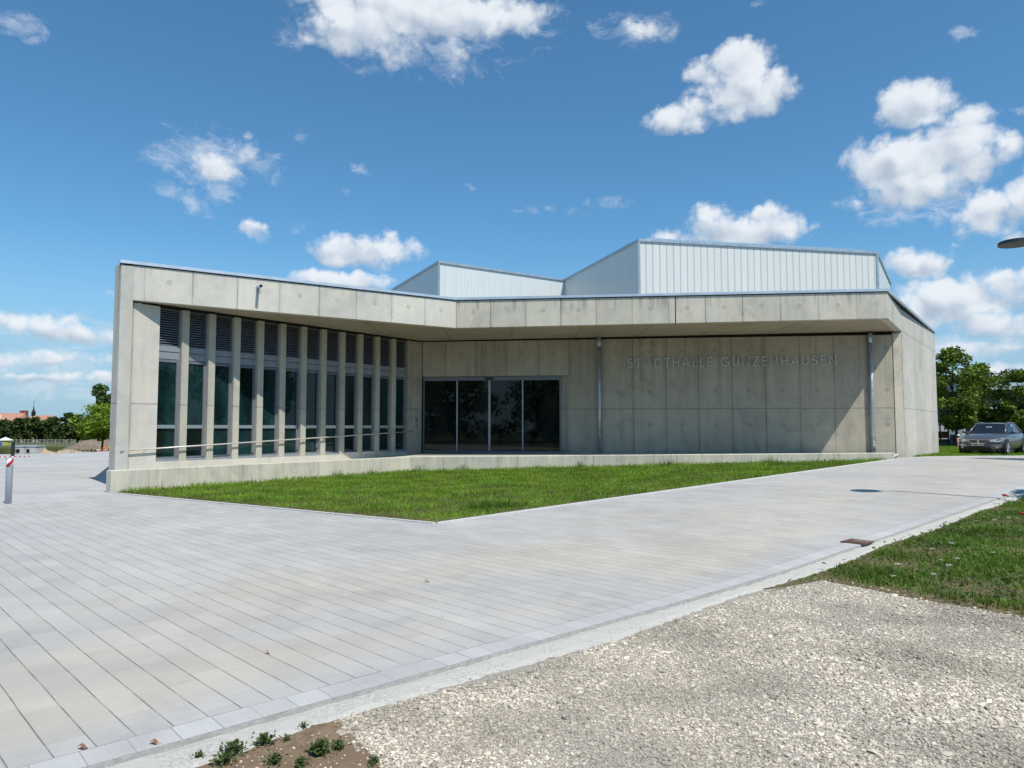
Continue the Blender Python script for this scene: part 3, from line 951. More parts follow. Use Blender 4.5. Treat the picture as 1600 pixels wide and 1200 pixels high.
mb = MB(); wbox(mb, WP, 11.36, 11.52, .0, .03, 1.52, 1.97); ic = mb.build('intercom', M_alu, hall, bevel=.006)
mb = MB(); wbox(mb, WP, 11.40, 11.48, .03, .034, 1.78, 1.93); mb.build('intercom_grille', M_louv, ic)
mb = MB(); wbox(mb, WP, 11.42, 11.46, .03, .036, 1.58, 1.63); mb.build('call_button', M_panel, ic)
for z in (2.08, 2.27):
    mb = MB(); wbox(mb, WP, 11.41, 11.48, .0, .02, z, z + .09); mb.build('switch_plate', M_louv, hall, bevel=.004)

# handrail along the ramp, fixed to the window wall
mb = MB()
rz = lambda d: .925 + (d - .1) * .0425
pts = [WP(d, .09, rz(d)) for d in (.1, 3, 6, 9, 11.25)]
mb.tube(pts, .021, 10)
rail = mb.build('handrail', M_rail, hall, smooth=True)
for d in [.75] + [s + .107 for s in starts[1::2]] + [11.1]:
    mb = MB(); mb.tube([WP(d, 0, rz(d) - .07), WP(d, .07, rz(d) - .07), WP(d, .09, rz(d) - .01)], .008, 8)
    mb.build('rail_bracket', M_steel, rail)

# ------------------------------------------------------------------ low wall
lw = MB()
lin = offline(LP, LK, .26); lin2 = offline(LK, LR, .26); kk = isect(*lin, *lin2)
lw.prism([LP, LK, kk, lin[0]], -.3, .525)
lw.prism([LK, LR, lin2[1], kk], -.3, [.525, .735, .735, .525])
bmw = lw.build('low_wall', M_low, uv0=LP)
wm = bmesh.new(); wm.from_mesh(bmw.data); bmesh.ops.remove_doubles(wm, verts=wm.verts, dist=1e-4)
inner = [f for f in wm.faces if all(min((Vector((v.co.x, v.co.y)) - LK).length, (Vector((v.co.x, v.co.y)) - kk).length) < 1e-3 for v in f.verts)]
bmesh.ops.delete(wm, geom=inner, context='FACES_ONLY')
wm.to_mesh(bmw.data); wm.free()
bv = bmw.modifiers.new('bevel', 'BEVEL'); bv.width = .02; bv.segments = 2; bv.limit_method = 'ANGLE'; bv.angle_limit = R(50)
tag(bmw, 'long low concrete wall bent once between the lawn and the hall terrace', 'low wall')

# ------------------------------------------------------------------ lettering on the entrance wall
def arc(cx, cy, rx, ry, a0, a1, n=12):
    return [(cx + rx * math.cos(R(a0 + (a1 - a0) * i / n)), cy + ry * math.sin(R(a0 + (a1 - a0) * i / n))) for i in range(n + 1)]
GLYPH = {
    'S': (.52, [arc(.25, .74, .21, .22, 35, 250, 12) [:-1] + arc(.26, .27, .23, .24, 80, -145, 12)]),
    'T': (.54, [[(0, .96), (.54, .96)], [(.27, .96), (.27, 0)]]),
    'A': (.76, [[(0, 0), (.38, 1), (.76, 0)], [(.14, .34), (.62, .34)]]),
    'D': (.68, [[(.04, 0), (.04, .96), (.22, .96)] + arc(.22, .5, .44, .46, 90, -90, 14) + [(.04, .04)]]),
    'H': (.66, [[(.04, 0), (.04, 1)], [(.62, 0), (.62, 1)], [(.04, .53), (.62, .53)]]),
    'L': (.40, [[(.04, 1), (.04, .04), (.40, .04)]]),
    'E': (.46, [[(.46, .96), (.04, .96), (.04, .04), (.46, .04)], [(.04, .52), (.42, .52)]]),
    'G': (.88, [arc(.46, .5, .42, .46, 42, 352, 22) + [(.50, .44)]]),
    'U': (.62, [[(.04, 1), (.04, .32)] + arc(.31, .32, .27, .29, 180, 360, 12) + [(.58, 1)]]),
    'N': (.72, [[(.04, 0), (.04, .97), (.68, .03), (.68, 1)]]),
    'Z': (.58, [[(.02, .96), (.54, .96), (.03, .04), (.58, .04)]]),
}
def stroke(mb, pts, w, P, d0, z0, h, o0, o1, slope):
    pts = [V2(*p) for p in pts]
    L, Rr = [], []
    for i, p in enumerate(pts):
        a = (p - pts[i - 1]).normalized() if i else None
        b = (pts[i + 1] - p).normalized() if i < len(pts) - 1 else None
        t = ((a or b) + (b or a)).normalized()
        n = V2(-t.y, t.x)
        k = 1.0
        if a and b: k = min(1.8, 1 / max(.3, n.dot(V2(-a.y, a.x))))
        L.append(p + n * w * k / 2); Rr.append(p - n * w * k / 2)
    vs = []
    for o in (o0, o1):
        for s in (L, Rr):
            for q in s:
                vs.append(P(d0 + q.x * h, o, z0 + q.y * h + slope * q.x))
    n = len(pts)
    fs = []
    for i in range(n - 1):
        fs += [(i, i + 1, n + i + 1, n + i), (2 * n + i, 3 * n + i, 3 * n + i + 1, 2 * n + i + 1), (i, 2 * n + i, 2 * n + i + 1, i + 1), (n + i, n + i + 1, 3 * n + i + 1, 3 * n + i)]
    fs += [(0, n, 3 * n, 2 * n), (n - 1, 3 * n - 1, 4 * n - 1, 2 * n - 1)]
    mb.add(vs, fs)
sign = thing('building_sign', 'row of thin metal capital letters reading STADTHALLE GUNZENHAUSEN on the entrance wall', 'sign', tuple(BP(8.2, 0, 3.87)))
for word, da, db in (('STADTHALLE', 8.20, 11.38), ('GUNZENHAUSEN', 11.71, 15.92)):
    h = .36
    tw = sum(GLYPH[c][0] for c in word) * h
    gap = (db - da - tw) / (len(word) - 1)
    x = da
    for c in word:
        mb = MB()
        for pl in GLYPH[c][1]:
            stroke(mb, pl, .088, BP, x, 3.865 + (x - 8.2) * .0055, h, .035, .06, 0)
        mb.build('letter', M_steel, sign)
        x += GLYPH[c][0] * h + gap

# ------------------------------------------------------------------ small scattered things
def in_poly(pts, poly):
    x, y = pts[:, 0], pts[:, 1]
    ins = np.zeros(len(pts), bool)
    n = len(poly)
    for i in range(n):
        x0, y0 = poly[i][0], poly[i][1]
        x1, y1 = poly[(i + 1) % n][0], poly[(i + 1) % n][1]
        if y0 == y1: continue
        c = ((y0 > y) != (y1 > y)) & (x < (x1 - x0) * (y - y0) / (y1 - y0) + x0)
        ins ^= c
    return ins

def scatter(poly, n, rng):
    P = np.array([(p[0], p[1]) for p in poly])
    lo, hi = P.min(0), P.max(0)
    out = []
    tot = 0
    while tot < n:
        q = rng.uniform(lo, hi, (n * 2, 2))
        q = q[in_poly(q, poly)]
        out.append(q); tot += len(q)
    return np.concatenate(out)[:n]

def blades(name, pts, z, h, w, mat, lean=.35, kind='stuff', label=None, cat=None):
    """grass blades: a bent strip of three faces each"""
    n = len(pts)
    a = rng.uniform(0, 2 * np.pi, n)
    la = rng.uniform(0, 2 * np.pi, n)
    ln = rng.uniform(.1, 1, n) * lean
    dx, dy = np.cos(a) * w / 2, np.sin(a) * w / 2
    lx, ly = np.cos(la) * ln * h, np.sin(la) * ln * h
    v = np.zeros((n, 5, 3))
    for k, (f, wf) in enumerate(((0, 1), (0, 1), (.55, .8), (.55, .8), (1, 0))):
        sgn = (-1, 1, -1, 1, 0)[k]
        bend = f * f
        v[:, k, 0] = pts[:, 0] + sgn * dx * wf + lx * bend
        v[:, k, 1] = pts[:, 1] + sgn * dy * wf + ly * bend
        v[:, k, 2] = z + h * f * (1 - .25 * ln * f)
    base = (np.arange(n) * 5)[:, None]
    t = np.array([[0, 1, 3], [0, 3, 2], [2, 3, 4]])
    f = (base[:, None, :] + t[None]).reshape(-1, 3)
    o = mesh_np(name, v.reshape(-1, 3), f, mat)
    return tag(o, label, cat, kind=kind)

def zs(pts, fn):
    return np.array([fn(x, y) for x, y in pts])

# lawn grass
lawn_poly = [LP, APEX, LWE, LK]
pl = scatter(lawn_poly, 100000, rng)
def dist_seg(p, a, b):
    d = b - a
    t = np.clip(((p[:, 0] - a.x) * d.x + (p[:, 1] - a.y) * d.y) / d.length_squared, 0, 1)
    return np.hypot(p[:, 0] - a.x - t * d.x, p[:, 1] - a.y - t * d.y)
e1 = dist_seg(pl, LP, APEX) * .75; e2 = dist_seg(pl, APEX, LWE)
ew = dist_seg(pl, LP, LK); ew2 = dist_seg(pl, LK, LWE)
edge = np.minimum(e1, e2 * 1.6)
keep = (edge > .06) & (rng.uniform(0, 1, len(pl)) < np.clip((edge - .02 + .08 * np.sin(pl[:, 0] * 4.1 + pl[:, 1] * 6.3)) / .30, .06, 1))
pl, edge = pl[keep], edge[keep]
ww = np.minimum(ew, ew2)[keep]
patch = .5 + .5 * np.sin(pl[:, 0] * 1.7 + np.sin(pl[:, 1] * 1.3) * 1.4) * np.sin(pl[:, 1] * 1.9 + np.cos(pl[:, 0] * 2.3))
hh = rng.uniform(.04, .085, len(pl)) * (.7 + .5 * patch) * np.clip(edge / .4 + .35, .35, 1)
hh = np.where(ww < .25, hh * rng.uniform(1.0, 2.2, len(pl)), hh)
tall = rng.uniform(0, 1, len(pl)) < .006
hh = np.where(tall, hh * 2.2, hh)
blades('grass', pl, zs(pl, lawn_z), hh, .014, M_grass, .7, label='short green lawn between the low wall and the paving', cat='grass')
pd = scatter(lawn_poly, 60000, rng)
e1 = np.minimum(dist_seg(pd, LP, APEX), dist_seg(pd, APEX, LWE) * 2.5)
pd = pd[(e1 < .32) & (e1 > .03)]
blades('dry_grass', pd, zs(pd, lawn_z), rng.uniform(.02, .05, len(pd)), .014, M_dry, .9, label='thin dried grass along the edge of the lawn', cat='grass')
# a darker tuft in the lawn
tc = V2(-.35, 13.6)
pt = np.stack([rng.normal(tc.x, .26, 900), rng.normal(tc.y, .20, 900)], 1)
blades('grass_tuft', pt, zs(pt, lawn_z), rng.uniform(.08, .18, 900), .012, M_grass2, .8, kind='thing', label='dark taller tuft of grass standing in the middle of the lawn', cat='grass tuft')
tall_spots = [(-4.6, 23.4), (-3.2, 24.7), (-1.7, 24.65), (2.3, 24.1), (5.2, 23.75), (-5.4, 22.2), (8.4, 23.3)]
pt = np.concatenate([np.stack([rng.normal(x, .12, 60), rng.normal(y, .06, 60)], 1) for x, y in tall_spots])
pt = pt[in_poly(pt, lawn_poly)]
blades('tall_grass', pt, zs(pt, lawn_z), rng.uniform(.12, .34, len(pt)), .010, M_grass2, .6, label='tall uncut grass along the foot of the low wall', cat='grass')

# rough grass beyond the kerb
verge_poly = [lane(3.0, -.26), lane(15, -.24), (15.5, 14.5), (15.5, 5.5), (5.6, 4.3)] + G_EDGE[:0:-1]
pv = scatter(verge_poly, 230000, rng)
dv = np.hypot(pv[:, 0], pv[:, 1])
clump = np.sin(pv[:, 0] * 2.9 + 1.3 * np.sin(pv[:, 1] * 2.1)) * np.sin(pv[:, 1] * 3.3 + 1.1 * np.cos(pv[:, 0] * 2.6))
ge = np.full(len(pv), 9.0)
for a, b2 in zip(G_EDGE, G_EDGE[1:]): ge = np.minimum(ge, dist_seg(pv, V2(*a), V2(*b2)))
dens = np.clip(.62 + .42 * clump, .22, 1) * np.clip(ge / .5 + .10 + .25 * np.sin(pv[:, 0] * 9 + pv[:, 1] * 5), .04, 1)
pv = pv[(rng.uniform(0, 1, len(pv)) < dens) & (dv < 19)]
clump = np.sin(pv[:, 0] * 2.9 + 1.3 * np.sin(pv[:, 1] * 2.1)) * np.sin(pv[:, 1] * 3.3 + 1.1 * np.cos(pv[:, 0] * 2.6))
hv2 = rng.uniform(.025, .085, len(pv)) * (.9 + .55 * clump)
gz_ = lambda x, y: ground(x, y) - .036
blades('verge_grass', pv, zs(pv, gz_), hv2, .011, M_grass2, 1.0, label='rough grass with bare patches beside the gravel', cat='grass')
pdv = scatter(verge_poly, 16000, rng)
blades('dry_verge_grass', pdv, zs(pdv, gz_), rng.uniform(.02, .06, len(pdv)), .010, M_dry, 1.0, label='dried stalks among the rough grass', cat='grass')
# broad weed leaves among it
def leaf_stuff(name, pts, z, size, mat, tilt=.6, kind='stuff', label=None, cat=None, parent=None):
    n = len(pts)
    a = rng.uniform(0, 2 * np.pi, n); t = rng.uniform(-tilt, tilt, n); t2 = rng.uniform(0, tilt, n)
    ux, uy, uz = np.cos(a) * np.cos(t2), np.sin(a) * np.cos(t2), np.sin(t2)
    vx, vy, vz = -np.sin(a) * np.cos(t), np.cos(a) * np.cos(t), np.sin(t)
    v = np.zeros((n, 4, 3))
    for k, (fu, fv) in enumerate(((0, 0), (.5, .28), (1, 0), (.5, -.28))):
        v[:, k, 0] = pts[:, 0] + size * (ux * fu + vx * fv)
        v[:, k, 1] = pts[:, 1] + size * (uy * fu + vy * fv)
        v[:, k, 2] = z + size * (uz * fu + vz * fv)
    f = np.arange(n * 4).reshape(n, 4)
    o = mesh_np(name, v.reshape(-1, 3), f, mat, parent)
    return tag(o, label, cat, kind=kind) if label else o
pw = scatter(verge_poly, 26000, rng)
cl2 = np.sin(pw[:, 0] * 2.1 + .8) * np.sin(pw[:, 1] * 2.7 + pw[:, 0])
pw = pw[rng.uniform(0, 1, len(pw)) < np.clip(.25 + .6 * cl2, .03, 1)]
leaf_stuff('weed_leaves', pw, zs(pw, gz_) + rng.uniform(.005, .09, len(pw)), rng.uniform(.03, .085, len(pw)), M_weed, .7, label='broad clover and weed leaves in the rough grass', cat='weeds')

# white flower heads and two poppies
M_white_fl = island_mat('white_petals', [(.62, .62, .56), (.75, .75, .70), (.50, .52, .42)], .7)
M_red_fl = simple('poppy_petal', (.62, .035, .015), .6)
M_stem = simple('flower_stem', (.06, .11, .03), .7)
def ground_pt(u, v, z=0.0):
    a, bb = (u - 800) / 1111.1, (600 - v) / 1111.1
    c, s = math.cos(PITCH), math.sin(PITCH)
    d = Vector((a, c - s * bb, s + c * bb))
    for _ in range(6):
        t = (z - 1.55) / d.z
        x, y = d.x * t, d.y * t
        z = ground(x, y) - .04
    return x, y, z
fl_spots = [(1583, 787), (1589, 787), (1593, 791), (1562, 808), (1539, 815), (1527, 823), (1555, 826), (1578, 822), (1595, 838), (1488, 865), (1457, 870), (1471, 886), (1497, 888), (1404, 900), (1484, 901), (1460, 915), (1397, 915), (1552, 876)]
fm = MB()
fdata = None
for i, (u, v) in enumerate(fl_spots):
    x, y, z = ground_pt(u, v)
    hgt = rng.uniform(.10, .17)
    t = thing('yarrow_flower', 'small white flower head standing in the rough grass beside the paving', 'flower', (x, y, z), 'white flower heads in the rough grass', local=True)
    if fdata is None:
        st = MB(); st.tube([(0, 0, 0), (.006, .004, hgt * .6), (0, 0, hgt)], .0025, 5)
        so_ = st.build('stem', M_stem, t)
        n = 46
        pts = np.stack([rng.normal(0, .018, n), rng.normal(0, .018, n)], 1)
        ho = leaf_stuff('flower_head', pts, hgt + rng.uniform(-.004, .008, n), rng.uniform(.012, .022, n), M_white_fl, .35, parent=t)
        fdata = (so_.data, ho.data)
    else:
        for nm, me in zip(('stem', 'flower_head'), fdata):
            o = bpy.data.objects.new(nm, me); C.objects.link(o); o.parent = t
        t.scale = [rng.uniform(.55, 1.0)] * 3
for (u, v, lab) in ((1570, 789, 'red poppy flower standing right at the edge of the kerb'), (1600, 821, 'red poppy flower in the grass at the right edge of the view')):
    x, y, z = ground_pt(u, v)
    t = thing('poppy', lab, 'flower', (x, y, z), local=True)
    st = MB(); st.tube([(0, 0, 0), (.01, .0, .09), (0, 0, .16)], .003, 5); st.build('stem', M_stem, t)
    pe = MB()
    for k in range(4):
        a = k * math.pi / 2 + .3
        pe.lathe((.018 * math.cos(a), .018 * math.sin(a), .155), [(.004, 0), (.020, .008), (.027, .024), (.024, .034)], 9)
    pe.build('petals', M_red_fl, t, smooth=True)

# limestone chippings over the gravel: individual stones
def stones(name, pts, z, size, mat, label, flat=.70):
    n = len(pts)
    g = (1 + 5 ** .5) / 2
    ico = np.array([(-1, g, 0), (1, g, 0), (-1, -g, 0), (1, -g, 0), (0, -1, g), (0, 1, g), (0, -1, -g), (0, 1, -g), (g, 0, -1), (g, 0, 1), (-g, 0, -1), (-g, 0, 1)]) / math.hypot(1, g)
    fi = np.array([(0, 11, 5), (0, 5, 1), (0, 1, 7), (0, 7, 10), (0, 10, 11), (1, 5, 9), (5, 11, 4), (11, 10, 2), (10, 7, 6), (7, 1, 8), (3, 9, 4), (3, 4, 2), (3, 2, 6), (3, 6, 8), (3, 8, 9), (4, 9, 5), (2, 4, 11), (6, 2, 10), (8, 6, 7), (9, 8, 1)])
    v = ico[None] * rng.uniform(.62, 1.12, (n, 12, 1))
    sc = np.stack([rng.uniform(.8, 1.35, n), rng.uniform(.6, 1.0, n), rng.uniform(.35, flat, n)], 1)
    v = v * sc[:, None, :] * (size / 2)[:, None, None]
    a = rng.uniform(0, 2 * np.pi, n); tl = rng.normal(0, .25, n)
    ca, sa, ct, stt = np.cos(a)[:, None], np.sin(a)[:, None], np.cos(tl)[:, None], np.sin(tl)[:, None]
    y = v[:, :, 1] * ct - v[:, :, 2] * stt
    zz = v[:, :, 1] * stt + v[:, :, 2] * ct
    x = v[:, :, 0]
    w = np.stack([x * ca - y * sa + pts[:, 0:1], x * sa + y * ca + pts[:, 1:2], zz + (z + size * .10)[:, None]], 2)
    f = (np.arange(n)[:, None, None] * 12 + fi[None]).reshape(-1, 3)
    o = mesh_np(name, w.reshape(-1, 3), f, mat)
    return tag(o, label, 'gravel', kind='stuff')
near = [(-.84, 3.70), (-.98, 3.98), lane(-.2, -.30), lane(3.0, -.22)] + G_EDGE[1:6] + [(4.9, 4.6), (3.0, 2.9), (-.46, 2.9), (-.60, 3.36)]
pn = scatter(near, 150000, rng)
r_ = np.hypot(pn[:, 0], pn[:, 1])
sz = np.exp(rng.normal(math.log(.0108), .50, len(pn)))
sz = np.clip(sz, .0055, .048)
# finer and coarser drifts
dr_ = .5 + .5 * np.sin(pn[:, 0] * 1.9 + pn[:, 1] * .8 + np.sin(pn[:, 1] * 2.3))
sz *= .86 + .28 * dr_
keep = (rng.uniform(0, 1, len(pn)) < np.clip(1.2 - .09 * r_, .40, 1)) | (sz > .018)
pn, sz = pn[keep], sz[keep]
stones('gravel_stones', pn, zs(pn, lambda x, y: ground(x, y) - .040), sz, M_stone, 'crushed pale limestone covering the ground in the foreground')
sp_n = 900
se = np.stack([rng.uniform(3.0, 5.6, sp_n), rng.uniform(4.4, 7.9, sp_n)], 1)
ge_ = np.full(sp_n, 9.0)
for a, b2 in zip(G_EDGE, G_EDGE[1:]): ge_ = np.minimum(ge_, dist_seg(se, V2(*a), V2(*b2)))
se = se[ge_ < np.abs(rng.normal(0, .16, sp_n))]
stones('spilled_stones', se, zs(se, gz_), np.exp(rng.normal(math.log(.018), .4, len(se))), M_stone, 'pale stones spilled from the gravel into the edge of the rough grass')
ps = scatter([lane(-2.2, -.30), (-.95, 3.85), (-.6, 3.3), (-.45, 2.9), (-1.6, 2.9)], 420, rng)
stones('soil_pebbles', ps, np.full(len(ps), -.034), np.exp(rng.normal(math.log(.010), .45, len(ps))), M_stone, 'scattered pale pebbles lying on the bare soil')
pk = np.array([lane(t, -.12 + rng.uniform(-.10, .10)) for t in rng.uniform(-2, 11, 420)])
stones('kerb_pebbles', pk, zs(pk, lambda x, y: ground(x, y) - .028), np.exp(rng.normal(math.log(.007), .4, len(pk))), M_stone, 'loose chippings strewn along the kerb')
pg = np.array([lane(t, abs(rng.normal(0, 1.9)) + .05) for t in rng.uniform(-2.5, 8, 140)])
stones('paving_grit', pg, zs(pg, ground), np.exp(rng.normal(math.log(.007), .4, len(pg))), M_stone, 'odd chippings scattered on the paving')

# weeds on the bare soil
weeds = [(474, 1140, .055, 26, 'single small green weed beside the kerb where gravel meets soil'),
         (412, 1165, .085, 60, 'bushy green weed between kerb and bare soil, left of the lone weed'),
         (365, 1180, .10, 70, 'leafy weed against the kerb with white pebbles beside it'),
         (310, 1188, .06, 34, 'leftmost small weed on the bare soil by the kerb'),
         (350, 1196, .085, 70, 'low spreading weed at the bottom edge beside the leafy weed'),
         (500, 1180, .10, 95, 'dense blue-green weed clump in the middle of the bare soil'),
         (530, 1172, .07, 44, 'yellowish weed tuft touching the dense blue-green clump'),
         (447, 1160, .055, 22, 'thin withered weed standing alone on the bare soil'),
         (430, 1196, .075, 60, 'pale yellow-green weed at the bottom edge of the bare soil'),
         (585, 1196, .06, 40, 'sparse weed among stones at the edge of the gravel'),
         (470, 1200, .07, 50, 'short green weed at the very bottom below the dense clump')]
for (u, v, sz_, n, lab) in weeds:
    x, y, z = ground_pt(u, v)
    t = thing('weed_plant', lab, 'weed', (x, y, -.034), local=True)
    n *= 3
    sz_ *= .60
    a = rng.uniform(0, 2 * np.pi, n); rr = np.abs(rng.normal(0, .5, n)) * sz_
    pts = np.stack([np.cos(a) * rr, np.sin(a) * rr], 1)
    leaf_stuff('leaves', pts, rng.uniform(.003, 1, n) * sz_ * .8, rng.uniform(.25, .55, n) * sz_, M_weed, 1.0, parent=t)
    st = MB()
    for k in range(6):
        q = rng.uniform(0, 6.28); st.tube([(0, 0, 0), (math.cos(q) * sz_ * .25, math.sin(q) * sz_ * .25, sz_ * .5), (math.cos(q) * sz_ * .4, math.sin(q) * sz_ * .4, sz_ * .9)], .0018, 4)
    st.build('stems', M_stem, t)
# withered leaves lying on the paving
M_dleaf = simple('withered_leaf', (.24, .11, .05), .8, var=.3, scale=60)
for (u, v, s, lab) in ((129, 1184, .034, 'curled brown leaf lying on the paving by the border row'), (242, 1177, .036, 'brown dead leaf caught in the kerb joint'), (418, 1031, .022, 'small torn brown leaf lying on a paving joint'), (667, 916, .04, 'flat crumbled brown leaf in the middle of the paving')):
    x, y, z = ground_pt(u, v)
    z = ground(x, y) + .006
    mb = MB()
    n = 9
    row = []
    for i in range(n):
        f = i / (n - 1)
        wd = s * .38 * math.sin(math.pi * f) ** .7 + .001
        zz = z + .010 * math.sin(f * 6) + .004
        row.append([(x + (f - .5) * s * 1.5, y - wd, zz + wd * .5), (x + (f - .5) * s * 1.5, y, zz), (x + (f - .5) * s * 1.5, y + wd, zz + wd * .4)])
    for i in range(n - 1):
        for k in range(2): mb.quad(row[i][k], row[i + 1][k], row[i + 1][k + 1], row[i][k + 1])
    tag(mb.build('dead_leaf', M_dleaf, smooth=True, recalc=False), lab, 'leaf')

# drain grate set in the paving
gx0, gy0, gz0 = ground_pt(1340, 852)
gr = thing('drain_grate', 'rusty brown square drain grate set in the paving at the kerb', 'drain', (gx0, gy0, ground(gx0, gy0)), local=True, rotz=math.atan2(LE.y, LE.x))
M_rust = rough_ground('rusty_iron', (.10, .060, .042), (.20, .13, .09), 30)
fr = MB()
for (x0, x1, y0, y1) in ((-.27, .27, -.24, -.20), (-.27, .27, .20, .24), (-.27, -.23, -.20, .20), (.23, .27, -.20, .20)): fr.box(x0, x1, y0, y1, .0, .012)
fr.build('frame', M_rust, gr)
gr.scale = (.62, .62, 1)
ba = MB()
for k in range(11): ba.box(-.23, .23, -.19 + k * .0365, -.175 + k * .0365, .005, .010)
ba.box(-.02, .02, -.20, .20, .0045, .0095)
ba.build('grate_bars', M_rust, gr)
bt = MB(); bt.box(-.23, .23, -.20, .20, .0035, .0042); bt.build('drain_shaft', M_dark, gr)

# ------------------------------------------------------------------ bollard with reflective band, dark post, barrier tape
def stripes_mat():
    m, nt, b = new_mat('red_white_reflective', (.8, .8, .8), .4)
    co = obj_co(nt)
    s = nd(nt, 'ShaderNodeSeparateXYZ', {0: co}).node
    an = mth(nt, 'ARCTAN2', s.outputs[1], s.outputs[0])
    w = mth(nt, 'ADD', mth(nt, 'MULTIPLY', an, .95), mth(nt, 'MULTIPLY', s.outputs[2], -13.0))
    k = smooth(nt, mth(nt, 'SINE', mth(nt, 'MULTIPLY', w, 2.6)), -.06, .06)
    nt.links.new(mixc(nt, k, (.78, .78, .78), (.42, .015, .03)), b.inputs['Base Color'])
    return m
M_refl = stripes_mat()
M_boll = simple('galvanised_steel', (.46, .51, .56), .42, .5, .5, .06, 14)
bx, by, bz = ground_pt(12.5, 790)
bx, by = bx, by
bo = thing('bollard', 'round grey steel bollard with red and white reflective bands near its top', 'bollard', (bx, by, 0), local=True)
mb = MB(); mb.lathe((0, 0, 0), [(.062, 0), (.062, .91), (.058, .925), (.03, .932)], 28); mb.build('pole', M_boll, bo, smooth=False)
for p in bo.children[0].data.polygons: p.use_smooth = abs(p.normal.z) < .5
mb = MB(); mb.lathe((0, 0, 0), [(.0632, .745), (.0632, .905)], 28); rb_ = mb.build('reflective_band', M_refl, bo)
for p in rb_.data.polygons: p.use_smooth = True
px, py = -27.2, 38.9
po = thing('marker_post', 'slim dark post with flat cap at the far edge of the paving', 'post', (px, py, -.05), local=True)
mb = MB(); mb.box(-.06, .06, -.06, .06, 0, .80); mb.build('shaft', M_black, po)
mb = MB(); mb.box(-.10, .10, -.10, .10, .80, .84); mb.build('cap', simple('olive_cap', (.10, .11, .05), .6), po)

def tape_mat():
    m, nt, b = new_mat('barrier_tape', (.8, .8, .8), .5)
    co = obj_co(nt)
    s = nd(nt, 'ShaderNodeSeparateXYZ', {0: co}).node
    k = smooth(nt, mth(nt, 'SINE', mth(nt, 'MULTIPLY', nd(nt, 'ShaderNodeMath', {0: s.outputs[0], 1: s.outputs[1]}, operation='ADD'), 19.0)), -.3, .0)
    nt.links.new(mixc(nt, k, (.80, .80, .80), (.55, .03, .04)), b.inputs['Base Color'])
    return m
mb = MB()
K = 30
tp = [Vector((-29, 33.8, .12)), Vector((-25.4, 35.2, .10)), Vector((-25.1, 36.2, .08)), Vector((-25.0, 37.2, .06))]
for a, b2 in zip(tp, tp[1:]):
    for i in range(K):
        p, q = a.lerp(b2, i / K), a.lerp(b2, (i + 1) / K)
        sg = lambda f: -.03 * math.sin(math.pi * f)
        p = p + Vector((0, 0, sg(i / K))); q = q + Vector((0, 0, sg((i + 1) / K)))
        mb.par(p, q - p, (0, .004, 0), (0, 0, .042))
tag(mb.build('barrier_tape', tape_mat()), 'red and white barrier tape sagging low along the far edge of the forecourt', 'barrier tape')

# ------------------------------------------------------------------ trees
def leaves_np(cents, radii, nper, size, mat, name, parent, flat=.75):
    """many leaf-sized faces clustered in clumps"""
    P, S = [], []
    for (c, r, n) in zip(cents, radii, nper):
        d = rng.normal(0, 1, (n, 3)); d /= np.linalg.norm(d, axis=1)[:, None]
        rr = r * rng.uniform(.35, 1.08, n) ** .6
        P.append(np.array(c) + d * rr[:, None] * np.array([1, 1, flat]))
    P = np.concatenate(P); n = len(P)
    s = size * rng.uniform(.55, 1.35, n)
    u = rng.normal(0, 1, (n, 3)); u[:, 2] *= .55; u /= np.linalg.norm(u, axis=1)[:, None]
    w = rng.normal(0, 1, (n, 3)); w -= u * (w * u).sum(1)[:, None]; w /= np.linalg.norm(w, axis=1)[:, None]
    v = np.zeros((n, 4, 3))
    for k, (a, b) in enumerate(((-.5, 0), (0, .36), (.55, .02), (.05, -.36))):
        v[:, k] = P + u * (a * s)[:, None] + w * (b * s)[:, None]
    return mesh_np(name, v.reshape(-1, 3), np.arange(n * 4).reshape(n, 4), mat, parent)

